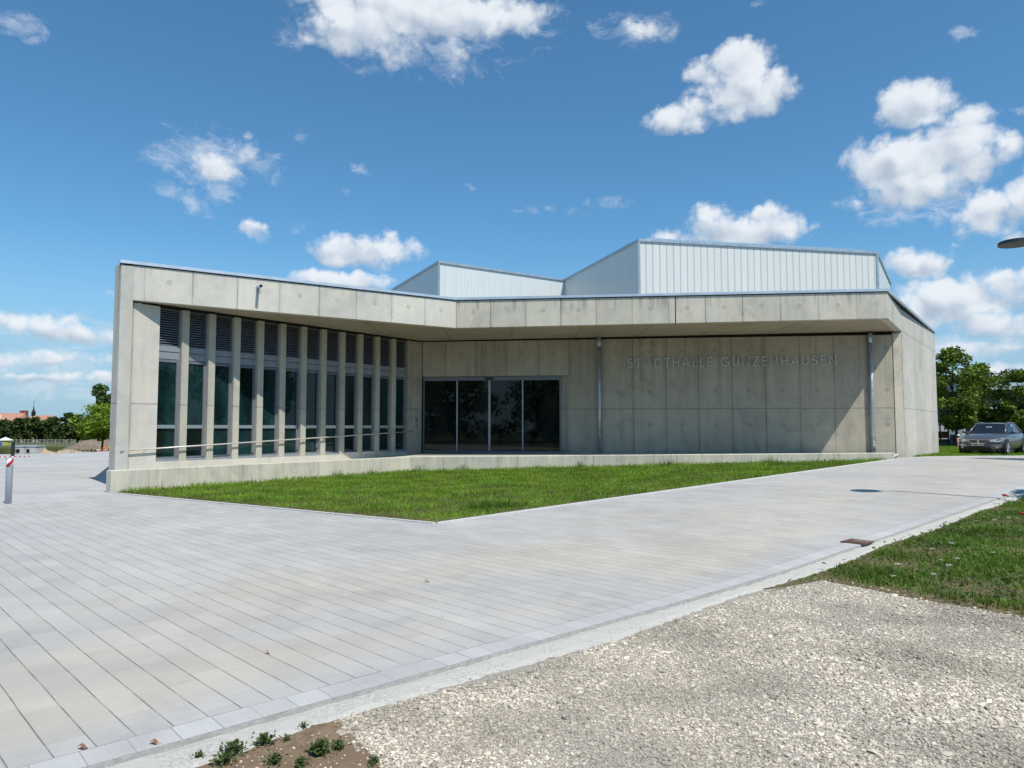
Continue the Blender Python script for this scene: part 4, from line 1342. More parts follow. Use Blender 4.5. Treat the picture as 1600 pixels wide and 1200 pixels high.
def tree(name, label, loc, H, trunk_h, rx, mat, nclump=40, nleaf=70, leaf=.2, tr=.12, clump=.34, group=None, shape='round', ry=None, seed=0):
    t = thing(name, label, 'tree', loc, group, local=True)
    g = np.random.default_rng(seed + 100)
    ry = ry or rx
    ch = H - trunk_h
    cents, radii, nper = [], [], []
    for i in range(nclump):
        f = g.uniform(0, 1)
        if shape == 'round':
            ang = g.uniform(0, 2 * np.pi); zc = g.uniform(-1, 1); rr = (1 - abs(zc) ** 2.2) ** .5 * g.uniform(.35, 1.0)
        elif shape == 'poplar':
            ang = g.uniform(0, 2 * np.pi); zc = g.uniform(-1, 1); rr = (.95 - .55 * max(0, zc)) * g.uniform(.2, 1.0) * (1 if zc > -.8 else .6)
        else:   # cone
            ang = g.uniform(0, 2 * np.pi); zc = g.uniform(-1, 1); rr = (1 - (zc + 1) / 2) ** .8 * g.uniform(.4, 1.0) + .05
        r = clump * rx * g.uniform(.55, 1.15)
        zz = trunk_h + ch * (.5 + zc * .5 * (1 - r / ch * .7))
        cents.append((math.cos(ang) * rr * (rx - r * .6), math.sin(ang) * rr * (ry - r * .6), zz))
        radii.append(r); nper.append(int(nleaf * g.uniform(.6, 1.4)))
    leaves_np(cents, radii, nper, leaf, mat, 'crown', t)
    mb = MB()
    lean = g.uniform(-.04, .04, 2) * H
    top = trunk_h + ch * .62
    mb.tube([(0, 0, -.3), (0, 0, trunk_h * .5), (lean[0] * .4, lean[1] * .4, trunk_h), (lean[0], lean[1], top)], [tr * 1.25, tr, tr * .8, tr * .2], 9)
    for i in range(0, nclump, max(1, nclump // 14)):
        c = cents[i]
        z0 = min(max(trunk_h * .85, c[2] - ch * .28), top * .95)
        f0 = max(0, (z0 - trunk_h) / max(.1, top - trunk_h))
        x0, y0 = lean[0] * (.4 + .6 * f0), lean[1] * (.4 + .6 * f0)
        mb.tube([(x0, y0, z0), ((x0 + c[0]) * .5, (y0 + c[1]) * .5, (z0 + c[2]) * .5 + .1), c], [tr * .42, tr * .25, tr * .1], 6)
    mb.build('trunk', M_bark, t, smooth=True)
    return t

def at_depth(u, y):
    return ((u - 800) / 1111.1 * y, y)
# beside the far end of the side wall
gz2 = lambda x, y: terrain_z(x, y)
def tz(x, y): return (x, y, terrain_z(x, y))
tree('broadleaf_tree', 'tall dark green tree just behind the corner of the side wall', tz(*at_depth(1494, 44.5)), 6.2, 1.15, 1.75, M_leaf_md, 60, 120, .19, .11, .34, seed=1)
tree('broadleaf_tree', 'lighter green tree directly behind the parked car', tz(*at_depth(1530, 46.0)), 5.3, 1.0, 1.75, M_leaf_md, 56, 110, .20, .11, .34, seed=2)
tree('broadleaf_tree', 'green tree at the right edge before the dark flat-roofed building', tz(*at_depth(1592, 44.0)), 4.7, .9, 1.55, M_leaf_md, 46, 110, .19, .10, .34, seed=3)
# out of the frame to the right: it throws the shade on the paving there
tree('street_tree', 'street tree whose crown shades the far paving before the parked car', tz(19.8, 22.1), 6.4, 2.3, 2.1, M_leaf_md, 40, 90, .22, .11, .36, seed=4)
tree('street_tree', 'young street tree beside the lamp, shading the kerb and poppies', tz(11.5, 11.9), 3.6, 1.6, 1.15, M_leaf_md, 26, 90, .17, .07, .4, seed=5)
# left of the hall
tree('young_tree', 'bright green young tree beside the earth mound left of the hall', (*at_depth(162, 50), -.2), 3.25, .95, 2.0, M_leaf_lt, 44, 110, .19, .07, .34, seed=6)
tree('poplar_tree', 'tall loose poplar rising behind the bright green young tree', (*at_depth(157, 95), -1.1), 8.4, 1.6, 1.75, M_leaf_gy, 70, 90, .40, .16, .34, shape='poplar', seed=7)
tree('poplar_tree', 'second thinner poplar close to the left end of the hall', (*at_depth(178, 96), -1.1), 7.4, 1.8, 1.25, M_leaf_gy, 44, 80, .40, .14, .36, shape='poplar', seed=8)
# the tree row at the end of the meadow
for i, u in enumerate((-14, 2, 17, 30, 44, 57, 71, 84, 97, 110, 123, 136, 150)):
    y = 196 + rng.uniform(-8, 8)
    hgt = {5: 7.0, 6: 7.3, 7: 7.0, 9: 8.4, 10: 8.1, 11: 8.3, 12: 8.6}.get(i, 6.7) + rng.uniform(-.4, .4)
    x, y = at_depth(u, y)
    tree('hedgerow_tree', 'dark green tree in the close row at the far end of the meadow', (x, y, terrain_z(x, y)), hgt, .5, 2.5, M_leaf_dk, 34, 42, .75, .2, .42, group='dark tree row beyond the meadow', seed=20 + i)
# trees behind the photographer, mirrored in the entrance door
for i, (x, y, hgt, lab) in enumerate(((-9, -24, 9.5, 'leafy tree mirrored in the left panes of the entrance door'), (1, -27, 10.5, 'leafy tree mirrored in the middle panes of the entrance door'), (11, -25, 9.5, 'leafy tree mirrored in the right panes of the entrance door'), (-19, -20, 9.0, 'leafy tree mirrored in the window slots by the door'))):
    tree('park_tree', lab, (x, y, -.1), hgt, 1.2, 5.2, M_leaf_md, 50, 90, .5, .25, .36, seed=50 + i)
for i, (x, y, hgt, lab) in enumerate(((38, 10, 9.5, 'leafy tree mirrored in the window slots nearest the end wall'), (40, 19, 10.0, 'leafy tree mirrored in the middle window slots'), (41, 2, 9.0, 'leafy tree mirrored low in the first window slot'))):
    tree('park_tree', lab, (x, y, .3), hgt, 1.2, 5.4, M_leaf_md, 50, 90, .5, .25, .36, seed=60 + i)
for i, (x, y, hgt, lab) in enumerate(((-4.5, -31, 9.0, 'leafy tree filling the gap between the mirrored trees in the left door panes'), (6, -31, 9.5, 'leafy tree filling the gap between the mirrored trees in the right door panes'), (17, -22, 9.0, 'leafy tree mirrored at the right edge of the entrance door'))):
    tree('park_tree', lab, (x, y, -.1), hgt, .9, 5.2, M_leaf_md, 44, 80, .5, .25, .36, seed=70 + i)
hg = thing('added_hedge', 'broad leafy row added out of view to darken the low reflections in the entrance door', 'added_hedge', (0, -20, 0), local=True)  # unseen, added to block bright horizon sky in the door reflections
leaves_np([(x, rng.uniform(-.5, .5), rng.uniform(.4, 2.0)) for x in np.linspace(-27, 27, 130)], [.75] * 130, [70] * 130, .28, M_leaf_dk, 'foliage', hg)
hm = MB()
for x in np.linspace(-26, 26, 40): hm.tube([(x, 0, -.2), (x + .1, 0, 1.7)], .03, 5)
hm.build('stems', M_bark, hg)
# meadow growth past the forecourt
mp = [(-52, 43), (-25, 43.5), (-22, 46), (-28, 75), (-70, 75), (-56, 43)]
pm = scatter(mp, 26000, rng)
mc = np.sin(pm[:, 0] * .7 + np.sin(pm[:, 1] * .5)) * np.sin(pm[:, 1] * .45 + pm[:, 0] * .2)
pm = pm[rng.uniform(0, 1, len(pm)) < np.clip(.5 + .6 * mc, .06, 1)]
blades('meadow_grass', pm, zs(pm, terrain_z), rng.uniform(.10, .42, len(pm)), .035, M_mead, .5, label='tall uneven meadow grass beyond the forecourt', cat='grass')
pr_ = scatter([(14.9, 26.7), (18.2, 29.1), (22, 30.8), (30, 35.4), (30, 46), (24, 46), (21, 35)], 22000, rng)
blades('roadside_grass', pr_, zs(pr_, terrain_z) + .02, rng.uniform(.05, .15, len(pr_)), .02, M_grass, .7, label='sunlit grass around the parked car and the side wall', cat='grass')

# ------------------------------------------------------------------ street lamp, head reaching in from the right
lx, ly = 9.57, 12.28
lz = ground(lx, ly) - .04
lamp = thing('street_lamp', 'street lamp with flat round dark head against the clouds at the right edge', 'street lamp', (lx, ly, lz), local=True, rotz=math.atan2(.25, -.62))
M_lampd = simple('lamp_dark_grey', (.045, .05, .058), .45, .3)
M_diff = simple('lamp_diffuser', (.30, .30, .26), .5)
LH = 4.60
mb = MB(); mb.tube([(0, 0, -.2), (0, 0, 1.0), (0, 0, 1.02), (0, 0, LH + .12)], [.062, .062, .046, .040], 16); mb.build('pole', M_lampd, lamp, smooth=True)
mb = MB(); mb.tube([(0, 0, LH + .06), (.40, 0, LH + .045)], .022, 10); mb.build('arm', M_lampd, lamp, smooth=True)
mb = MB(); mb.lathe((.62, 0, LH), [(.20, .062), (.255, .056), (.278, .042), (.278, -.010), (.252, -.014)], 40)
hd = mb.build('lamp_head', M_lampd, lamp)
mb = MB(); mb.lathe((.62, 0, LH), [(.240, -.008), (.19, -.012)], 36); mb.build('diffuser', M_diff, hd)

# ------------------------------------------------------------------ left background
M_tile = simple('red_roof_tiles', (.44, .22, .155), .85, var=.2, scale=3)
M_wcream = simple('cream_render', (.55, .50, .40), .9)
M_brick = rough_ground('brick', (.22, .07, .05), (.30, .11, .08), 9)
def house(name, label, u, y, w, dp, zr, ze, chim=(), dormer=None, turret=None):
    x, _ = at_depth(u, y)
    zb = terrain_z(x, y)
    t = thing(name, label, 'house', (x, y, zb), local=True)
    zr, ze = zr - zb, ze - zb
    mb = MB(); mb.box(-w / 2, w / 2, -dp / 2, dp / 2, 0, ze); mb.build('wall', M_wcream, t)
    mb = MB()
    a = w / 2 + .5; d = dp / 2 + .6
    vs = [(-a, -d, ze - .3), (a, -d, ze - .3), (a, d, ze - .3), (-a, d, ze - .3), (-a + 1.2, 0, zr), (a - 1.2, 0, zr)]
    mb.add(vs, [(0, 1, 5, 4), (2, 3, 4, 5), (1, 2, 5), (3, 0, 4), (0, 3, 2, 1)])
    rf_ = mb.build('roof', M_tile, t)
    for cx in chim:
        mb = MB(); mb.box(cx - .6, cx + .6, .2, 1.2, zr - 2.5, zr + 1.0); mb.build('chimney', M_brick, rf_)
    if dormer is not None:
        mb = MB(); zc = ze + (zr - ze) * .25
        mb.add([(dormer - 2.2, -d * .92, zc - .6), (dormer + 2.2, -d * .92, zc - .6), (dormer, -d * .92, zc + 2.0), (dormer, -d * .1, zc + 2.0)], [(0, 1, 2), (0, 2, 3), (1, 3, 2), (0, 3, 1)])
        mb.build('dormer', M_wcream, rf_)
    if turret is not None:
        mb = MB(); mb.lathe((turret, 0, zr - .3), [(.75, 0), (.75, 1.2), (.9, 1.25), (.28, 2.6), (.06, 4.4)], 10); mb.build('turret', M_dark, rf_)
        mb = MB(); mb.tube([(turret, 0, zr + 4.0), (turret, 0, zr + 6.2)], .05, 6); mb.tube([(turret - .35, 0, zr + 5.6), (turret + .35, 0, zr + 5.6)], .05, 6); mb.build('spire_cross', M_dark, rf_)
    return t
house('town_house', 'large house with long red tiled roof above the dark tree row', 12, 275, 15.0, 12, 7.15, 3.4, chim=(5.2, 6.7), dormer=-1.2)
house('town_house', 'red roofed house with small dark spire behind the tree row', 69, 290, 10.0, 9, 6.5, 2.6, turret=-4.2)

M_cast = simple('precast_concrete', (.50, .49, .46), .85, var=.15, scale=3)
for (u0, u1, y, lab) in ((33, 47, 44.5, 'left one of two precast concrete trench boxes beyond the paving'), (48, 67, 44.8, 'right one of two precast concrete trench boxes by the sand heap')):
    xa, _ = at_depth(u0, y); xb, _ = at_depth(u1, y)
    zb = terrain_z(xa, y)
    t = thing('concrete_box', lab, 'concrete box', ((xa + xb) / 2, y, zb), local=True)
    w = (xb - xa) / 2 - .03
    mb = MB()
    mb.box(-w, w, -.4, -.3, 0, .52); mb.box(-w, w, .3, .4, 0, .52); mb.box(-w, -w + .1, -.3, .3, 0, .52); mb.box(w - .1, w, -.3, .3, 0, .52)
    mb.build('shell', M_cast, t, bevel=.02)
    mb = MB(); mb.tube([(-w + .16, -.402, .26), (-w + .16, -.41, .26)], .13, 14); mb.build('pipe_opening', M_dark, t)
    mb = MB(); mb.box(-w - .03, w + .03, -.43, .43, .522, .60); mb.build('lid', M_coping, t)
mb = MB()
def heap(name, label, u, y, rx, ry, h, mat, cat, seed):
    x, _ = at_depth(u, y)
    g = np.random.default_rng(seed)
    n = 34
    v, f = [], []
    for j in range(n):
        for i in range(n):
            a, b = i / (n - 1) * 2 - 1, j / (n - 1) * 2 - 1
            r = math.hypot(a, b)
            z = h * max(0, 1 - r) ** .8 * (1 + .25 * math.sin(a * 7 + seed) * math.cos(b * 6)) - .12 + g.uniform(-.02, .02) * h
            v.append((x + a * rx, y + b * ry, terrain_z(x + a * rx, y + b * ry) + z))
    for j in range(n - 1):
        for i in range(n - 1):
            k = j * n + i
            f.append((k, k + 1, k + n + 1, k + n))
    o = mesh_np(name, np.array(v), np.array(f), mat, smooth=False)
    return tag(o, label, cat)
M_sand = rough_ground('heaped_sand', (.36, .27, .18), (.46, .37, .27), 5)
M_earth = rough_ground('heaped_earth', (.17, .13, .10), (.27, .21, .16), 4)
heap('earth_mound', 'large brown earth mound behind the bright green young tree', 178, 56, 4.2, 3, 1.55, M_earth, 'earth mound', 1)
heap('sand_heap', 'small pale sand heap beside the right concrete box', 72, 45.2, .95, .7, .50, M_sand, 'sand heap', 2)
heap('sand_heap', 'long low ridge of sandy soil behind the far paving edge', 118, 47, 3.0, .9, .40, M_sand, 'sand heap', 3)
M_orange = simple('orange_plastic', (.70, .20, .02), .5)
M_redp = simple('red_plastic', (.55, .03, .03), .5)
M_whitep = simple('white_plastic', (.72, .72, .70), .5)
for i, (u, lab) in enumerate(((156, 'low barrier at the trunk of the young tree, leftmost of the barrier line'), (165, 'red and white barrier with orange top right of the young tree'), (173, 'middle barrier of the line before the earth mound'), (181, 'rightmost barrier of the line, touching the corner of the hall'))):
    x, y = at_depth(u, 44.6 + .2 * i)
    t = thing('road_barrier', lab, 'barrier', (x, y, terrain_z(x, y) + .03), 'barriers before the earth mound', local=True, rotz=.15 * (-1) ** i)
    mb = MB(); mb.box(-.16, .16, -.12, .12, 0, .10); mb.box(-.13, .13, -.03, .03, .10, .32); mb.build('body', M_whitep, t, bevel=.02)
    mb = MB(); mb.box(-.13, -.03, -.036, -.031, .13, .29); mb.box(.05, .12, -.036, -.031, .13, .29); mb.build('red_stripes', M_redp, t)
    if i: 
        mb = MB(); mb.lathe((0, 0, .32), [(.075, 0), (.085, .06), (.07, .13), (.03, .16)], 12); mb.build('warning_light', M_orange, t)
x, y = at_depth(144, 62)
t = thing('site_bench', 'white slatted bench-like frame standing in the meadow before the earth mound', 'bench', (x, y, terrain_z(x, y) + .1), local=True)
mb = MB(); mb.box(-.4, .4, -.2, .2, .28, .33); mb.build('seat', M_whitep, t)
mb = MB(); mb.box(-.4, .4, .19, .23, .38, .46); mb.box(-.4, .4, .19, .23, .52, .60); mb.build('backrest', M_whitep, t)
for sx in (-.36, .36):
    for sy in (-.17, .17):
        mb = MB(); mb.box(sx - .025, sx + .025, sy - .025, sy + .025, -.1, .28 if sy < 0 else .6); mb.build('leg', M_whitep, t)
# low post-and-rail fence along the trees
M_wood = simple('weathered_wood', (.30, .27, .22), .9)
ft = None
x0_, _ = at_depth(22, 150)
ft = thing('paddock_fence', 'low weathered post and rail fence running along the dark tree row', 'fence', (x0_, 150, terrain_z(x0_, 150)), local=True)
xe_, _ = at_depth(120, 150)
Ln = xe_ - x0_
for i in range(17):
    q = i / 16 * Ln
    mb = MB(); mb.box(q - .07, q + .07, -.06, .06, -.2, 1.1); mb.build('post', M_wood, ft)
mb = MB(); mb.box(0, Ln, -.09, -.061, .85, .98); mb.box(0, Ln, -.09, -.061, .40, .52); mb.build('rail', M_wood, ft)
# tent-like things far left
x, y = at_depth(0, 120)
t = thing('blue_tent', 'small blue tent far off at the left edge of the meadow', 'tent', (x, y, terrain_z(x, y)), local=True)
mb = MB(); mb.add([(-.55, -.5, 0), (.35, -.5, 0), (.35, .5, 0), (-.55, .5, 0), (-.35, -.3, .65), (.18, -.3, .65), (.18, .3, .65), (-.35, .3, .65), (-.08, 0, .85)], [(0, 1, 5, 4), (1, 2, 6, 5), (2, 3, 7, 6), (3, 0, 4, 7), (4, 5, 8), (5, 6, 8), (6, 7, 8), (7, 4, 8), (0, 3, 2, 1)])
mb.build('canvas', simple('blue_canvas', (.03, .08, .42), .7), t)
mb = MB(); mb.add([(-.25, -.515, 0), (.12, -.515, 0), (-.06, -.36, .6)], [(0, 1, 2)]); mb.build('entrance_flap', M_dark, t)
x, y = at_depth(11, 122)
t = thing('market_tent', 'small tent with white roof and yellow sides far off in the meadow', 'tent', (x, y, terrain_z(x, y)), local=True)
mb = MB(); mb.box(-.75, .75, -.6, .6, 0, .85); mb.build('side_wall', simple('yellow_canvas', (.50, .48, .12), .8), t)
mb = MB(); mb.add([(-.9, -.75, .85), (.9, -.75, .85), (.9, .75, .85), (-.9, .75, .85), (0, 0, 1.45)], [(0, 1, 4), (1, 2, 4), (2, 3, 4), (3, 0, 4), (0, 3, 2, 1)]); mb.build('roof', M_whitep, t)

# ------------------------------------------------------------------ right background
hv, hf = [], []
nxh, nyh = 60, 26
for j in range(nyh):
    for i in range(nxh):
        x = 180 + i / (nxh - 1) * 760; y = 430 + j / (nyh - 1) * 420
        fx = math.sin(min(1, (x - 180) / 330) * math.pi / 2) ** 1.2; fy = math.sin(min(1.0, j / (nyh - 1) * 1.6) * math.pi / 2)
        hv.append((x, y, -2 + 52 * fx * fy * (1 + .05 * math.sin(x * .03) + .04 * math.sin(x * .011 + 1))))
for j in range(nyh - 1):
    for i in range(nxh - 1):
        k = j * nxh + i
        hf.append((k, k + 1, k + nxh + 1, k + nxh))
M_hill = rough_ground('wooded_hill', (.02, .04, .018), (.035, .06, .022), .05)
tag(mesh_np('hills', np.array(hv), np.array(hf), M_hill, smooth=True), kind='structure')
sel = rng.integers(0, len(hv), 900)
hvn = np.array(hv)[sel] + np.stack([rng.uniform(-7, 7, 900), rng.uniform(-8, 8, 900), rng.uniform(1, 4, 900)], 1)
vis = (hvn[:, 0] / hvn[:, 1] > .58) & (hvn[:, 0] / hvn[:, 1] < .86)
hvn = hvn[vis]
fo = leaves_np([tuple(p) for p in hvn], list(rng.uniform(3.5, 6.5, len(hvn))), [60] * len(hvn), 2.3, M_leaf_dk, 'hill_forest', None)
tag(fo, 'dark forest covering the far hill at the right', 'forest', kind='stuff')

M_bdark = simple('dark_facade', (.030, .031, .034), .6)
M_bgrey = simple('grey_render', (.42, .43, .43), .85)
M_rooflt = simple('pale_roof_edge', (.48, .50, .52), .6)
y = 66
xl, _ = at_depth(1528, y); xr, _ = at_depth(1700, y)
zb = .30
t = thing('flat_roofed_building', 'dark two storey flat-roofed building behind the trees at the right', 'building', (xl, y, zb), local=True)
W_ = xr - xl
mb = MB(); mb.box(0, W_, 0, 9, 0, 4.75); mb.build('wall', M_bdark, t)
mb = MB(); mb.box(-.4, W_ + .4, -.8, 9.3, 4.75, 4.95); rfb = mb.build('roof', M_rooflt, t)
mb = MB(); mb.box(1.2, W_, 2.0, 8, 4.95, 5.55); mb.build('roof_upstand', M_zinc, rfb)
mb = MB(); mb.box(-.2, W_ + .2, -.9, 0, 2.95, 3.12); mb.build('canopy', M_rooflt, t)
for k in range(7):
    mb = MB(); mb.box(.5 + k * 1.45, 1.65 + k * 1.45, -.05, -.005, 3.35, 4.5); wn_ = mb.build('window', M_louv, t)
    mb = MB(); mb.box(.56 + k * 1.45, 1.59 + k * 1.45, -.06, -.051, 3.41, 4.44); mb.build('pane', M_glass, wn_)
for k in range(7):
    mb = MB(); mb.box(.5 + k * 1.45, 1.65 + k * 1.45, -.05, -.005, .6, 2.5); wn_ = mb.build('window', M_louv, t)
    mb = MB(); mb.box(.56 + k * 1.45, 1.59 + k * 1.45, -.06, -.051, .66, 2.44); mb.build('pane', M_glass, wn_)
xo, _ = at_depth(1569, 65.9)
mb = MB(); mb.box(xo - xl - .15, xo - xl + .12, -.12, -.061, 1.5, 2.6); mb.build('red_panel', M_redp, t)
x, y2 = at_depth(1600, 90)
t = thing('brick_chimney', 'dark red brick chimney with pale cap rising at the right edge', 'chimney', (x, y2, .3), local=True)
mb = MB(); mb.box(-.7, .7, -.6, .6, 0, 7.4); mb.build('shaft', M_brick, t)
mb = MB(); mb.box(-.85, .85, -.75, .75, 7.4, 7.62); mb.build('cap', M_rooflt, t)
mb = MB(); mb.lathe((-.2, 0, 7.62), [(.22, 0), (.22, .35), (.32, .4), (.1, .6)], 10); mb.build('cowl', M_dark, t)
# grey garden wall and bike shelter
xa, ya = at_depth(1462, 53); xb, _ = at_depth(1507, 53)
t = thing('grey_shed', 'plain light grey shed wall seen between the tree trunks behind the side wall', 'shed', (xa, ya, .3), local=True)
mb = MB(); mb.box(-.6, xb - xa, 0, 3, 0, 1.85); mb.build('wall', M_bgrey, t)
mb = MB(); mb.box(-.7, xb - xa + .1, -.1, 3.1, 1.85, 1.95); mb.build('roof', M_bdark, t)
mb = MB(); mb.box(1.0, 1.9, -.03, -.003, 0, 1.7); mb.build('door', M_panel, t)
xs_, ys_ = at_depth(1470, 46.5)
t = thing('waste_shelter', 'dark framed low shelter with brown board panel beside the corner of the side wall', 'shelter', (xs_, ys_, .3), local=True)
for q in (-.10, .42):
    mb = MB(); mb.box(q - .035, q + .035, -.035, .035, 0, 1.75); mb.build('post', M_black, t)
mb = MB(); mb.box(-.30, .5, .04, .07, .55, .92); mb.build('board_panel', simple('brown_boards', (.16, .055, .025), .8, var=.25, scale=20), t)
mb = MB(); mb.box(-.30, .52, .03, .08, .92, 1.0); mb.box(-.30, .52, .03, .08, .08, .50); mb.build('dark_panel', M_bdark, t)
mb = MB(); mb.box(-.30, 1.6, .035, .06, 1.70, 1.78); mb.build('top_rail', M_black, t)
x, y = at_depth(1489, 48)
t = thing('waste_bin', 'dark grey waste bin standing before the grey shed wall', 'bin', (x, y, .3), local=True)
mb = MB(); mb.prism([(-.20, -.2), (.20, -.2), (.20, .2), (-.20, .2)], 0, .72); mb.build('body', M_bdark, t, bevel=.03)
mb = MB(); mb.box(-.23, .23, -.24, .22, .722, .79); mb.build('lid', M_louv, t, bevel=.015)

# ------------------------------------------------------------------ small child in pink with a white hat beside the car
cx, cy = at_depth(1495.5, 42.0)
cz = terrain_z(cx, cy) + .0
M_skin = simple('skin', (.62, .40, .30), .6, var=.05)
M_pink = simple('pink_cloth', (.62, .22, .24), .8, var=.2, scale=14)
M_whc = simple('white_cloth', (.75, .74, .72), .8)
def skin_obj(name, verts, edges, radii, mat, parent, root=0, sub=1):
    me = bpy.data.meshes.new(name)
    me.from_pydata(verts, edges, [])
    o = bpy.data.objects.new(name, me); C.objects.link(o)
    o.parent = parent
    sk = o.modifiers.new('skin', 'SKIN')
    for i, r in enumerate(radii):
        rr = r if isinstance(r, tuple) else (r, r)
        me.skin_vertices[0].data[i].radius = rr
        me.skin_vertices[0].data[i].use_root = (i == root)
    sk.use_smooth_shade = True
    ss = o.modifiers.new('sub', 'SUBSURF'); ss.levels = sub; ss.render_levels = sub
    me.materials.append(mat)
    return o
ch = thing('person', 'small child in pink clothes and white sun hat standing beside the parked car', 'person', (cx, cy, cz), local=True, rotz=.35)
V, E_, RD = [], [], []
def addv(p, r, prev=None):
    V.append(p); RD.append(r)
    if prev is not None: E_.append((prev, len(V) - 1))
    return len(V) - 1
pel = addv((0, 0, .37), (.075, .06))
wa = addv((0, 0, .47), (.07, .055), pel)
chs = addv((0, 0, .57), (.078, .058), wa)
nk = addv((0, 0, .645), .032, chs)
hd1 = addv((0, -.008, .70), (.062, .066), nk)
hd2 = addv((0, -.005, .78), (.060, .066), hd1)
hd3 = addv((0, 0, .82), (.035, .035), hd2)
for sx in (-1, 1):
    hip = addv((sx * .045, 0, .34), .048, pel)
    kn = addv((sx * .05, -.012, .19), .036, hip)
    an = addv((sx * .05, .005, .045), .024, kn)
    addv((sx * .055, -.065, .018), .02, an)
    sh = addv((sx * .095, 0, .60), .03, chs)
    elb = addv((sx * .125, -.02, .48), .023, sh)
    wr = addv((sx * .115, -.075, .39), .016, elb)
    pa = addv((sx * .112, -.090, .365), .017, wr)
    for k in range(4):
        f1 = addv((sx * (.100 + .009 * k), -.100, .342), .005, pa)
        addv((sx * (.100 + .009 * k), -.100 + .004 * k, .325 - .004 * (k % 2)), .0045, f1)
    addv((sx * .092, -.098, .352), .005, pa)
skin_obj('body', V, E_, RD, M_skin, ch)
V2_, E2, R2 = [(0, 0, .335), (0, 0, .40), (0, 0, .47), (0, 0, .57), (0, 0, .625), (-.095, 0, .60), (.095, 0, .60), (-.118, -.012, .53), (.118, -.012, .53)], [(0, 1), (1, 2), (2, 3), (3, 4), (3, 5), (3, 6), (5, 7), (6, 8)], [(.105, .085), (.09, .072), (.078, .063), (.086, .066), (.04, .04), .037, .037, .033, .033]
skin_obj('dress', V2_, E2, R2, M_pink, ch)
mb = MB(); mb.lathe((0, -.003, .775), [(.105, -.005), (.075, .012), (.072, .045), (.055, .07), (.02, .08)], 18); mb.build('sun_hat', M_whc, ch, smooth=True)
mb = MB(); mb.lathe((0, .006, .66), [(.05, 0), (.066, .03), (.068, .10), (.05, .115)], 14); mb.build('hair', simple('brown_hair', (.10, .055, .03), .7), ch, smooth=True)
mb = MB()
for sx in (-1, 1): mb.lathe((sx * .022, -.068, .735), [(.002, -.004), (.006, 0), (.002, .004)], 8)
mb.build('eyes', M_black, ch)
for sx in (-.055, .055):
    mb = MB(); mb.box(sx - .026, sx + .026, -.095, .035, 0, .035); mb.build('shoe', M_whc, ch, bevel=.012)

# ------------------------------------------------------------------ parked car
M_paint, ntp, bp = new_mat('grey_metallic_paint', (.11, .105, .107), .32, .5, .5)
bp.inputs['Coat Weight'].default_value = .8
bp.inputs['Coat Roughness'].default_value = .05
cco = obj_co(ntp)
bump(ntp, bp, noise(ntp, cco, 3.0, 2), .03, .02)
M_cglass, ntg, bgk = new_mat('car_glass', (.010, .014, .018), .03, 0, .6)
bump(ntg, bgk, noise(ntg, obj_co(ntg), 1.5, 1), .03, .02)
M_tyre = simple('tyre_rubber', (.018, .018, .018), .85)
M_rim = simple('alloy_rim', (.66, .67, .70), .28, .9)
M_chrome = simple('chrome', (.78, .78, .78), .12, 1.0, .5, .02)
M_lens = simple('headlight_lens', (.42, .44, .47), .08, .4, .8)
M_plate = simple('number_plate', (.66, .69, .66), .4)
M_eu = simple('plate_blue_band', (.02, .06, .35), .4)
def car_section(x):
    """half outline of the lower body at x: list of (y, z) from the sill up to the middle of the top"""
    # plan taper, belt height, centre height along the car
    X = [-2.12, -1.9, -1.3, -.5, .3, .75, 1.25, 1.7, 1.98, 2.12]
    w = np.interp(x, X, [.70, .82, .885, .90, .90, .895, .88, .84, .74, .56])
    zt = np.interp(x, X, [.92, .98, .98, .97, .95, .955, .90, .80, .70, .60])
    zb_ = np.interp(x, X, [.34, .26, .22, .20, .20, .20, .20, .19, .19, .24])
    crown = np.interp(x, X, [.03, .02, .02, .02, .02, .03, .05, .055, .05, .03])
    return [(w * .86, zb_), (w * .97, zb_ + .10), (w, zb_ + .30), (w * .995, (zb_ + zt) / 2 + .08), (w * .955, zt - .07), (w * .885, zt), (w * .55, zt + crown * .75), (0, zt + crown)]
car = thing('parked_car', 'dark grey hatchback car parked on the grass beside the hall, facing the viewer', 'car', (22.25, 33.0, ground(22.25, 33.0) - .03), local=True, rotz=math.atan2(-.66, -.75))
xsC = [-2.12, -2.05, -1.9, -1.6, -1.3, -.9, -.5, 0, .3, .6, .75, 1.0, 1.25, 1.5, 1.7, 1.88, 1.98, 2.07, 2.12]
v, f = [], []
rows = []
for x in xsC:
    h = car_section(x)
    full = [(y, z) for y, z in h] + [(-y, z) for y, z in h[-2::-1]]
    # bow of the nose and tail
    row = []
    for (y, z) in full:
        bow = -.16 * (y / .9) ** 2 if x > 1.6 else (.10 * (y / .9) ** 2 if x < -1.8 else 0)
        row.append((x + bow * min(1, abs(abs(x) - 1.5) / .5), y, z))
    rows.append(row)
m_ = len(rows[0])
mb = MB()
mb.v = [p for r in rows for p in r]
for i in range(len(rows) - 1):
    for k in range(m_ - 1):
        mb.f.append((i * m_ + k, i * m_ + k + 1, (i + 1) * m_ + k + 1, (i + 1) * m_ + k))
    mb.f.append((i * m_ + m_ - 1, i * m_, (i + 1) * m_, (i + 1) * m_ + m_ - 1))
mb.f.append(tuple(range(m_))); mb.f.append(tuple((len(rows) - 1) * m_ + k for k in range(m_))[::-1])
bodyo = mb.build('body', M_paint, car, smooth=True)
ss = bodyo.modifiers.new('sub', 'SUBSURF'); ss.levels = 1; ss.render_levels = 2
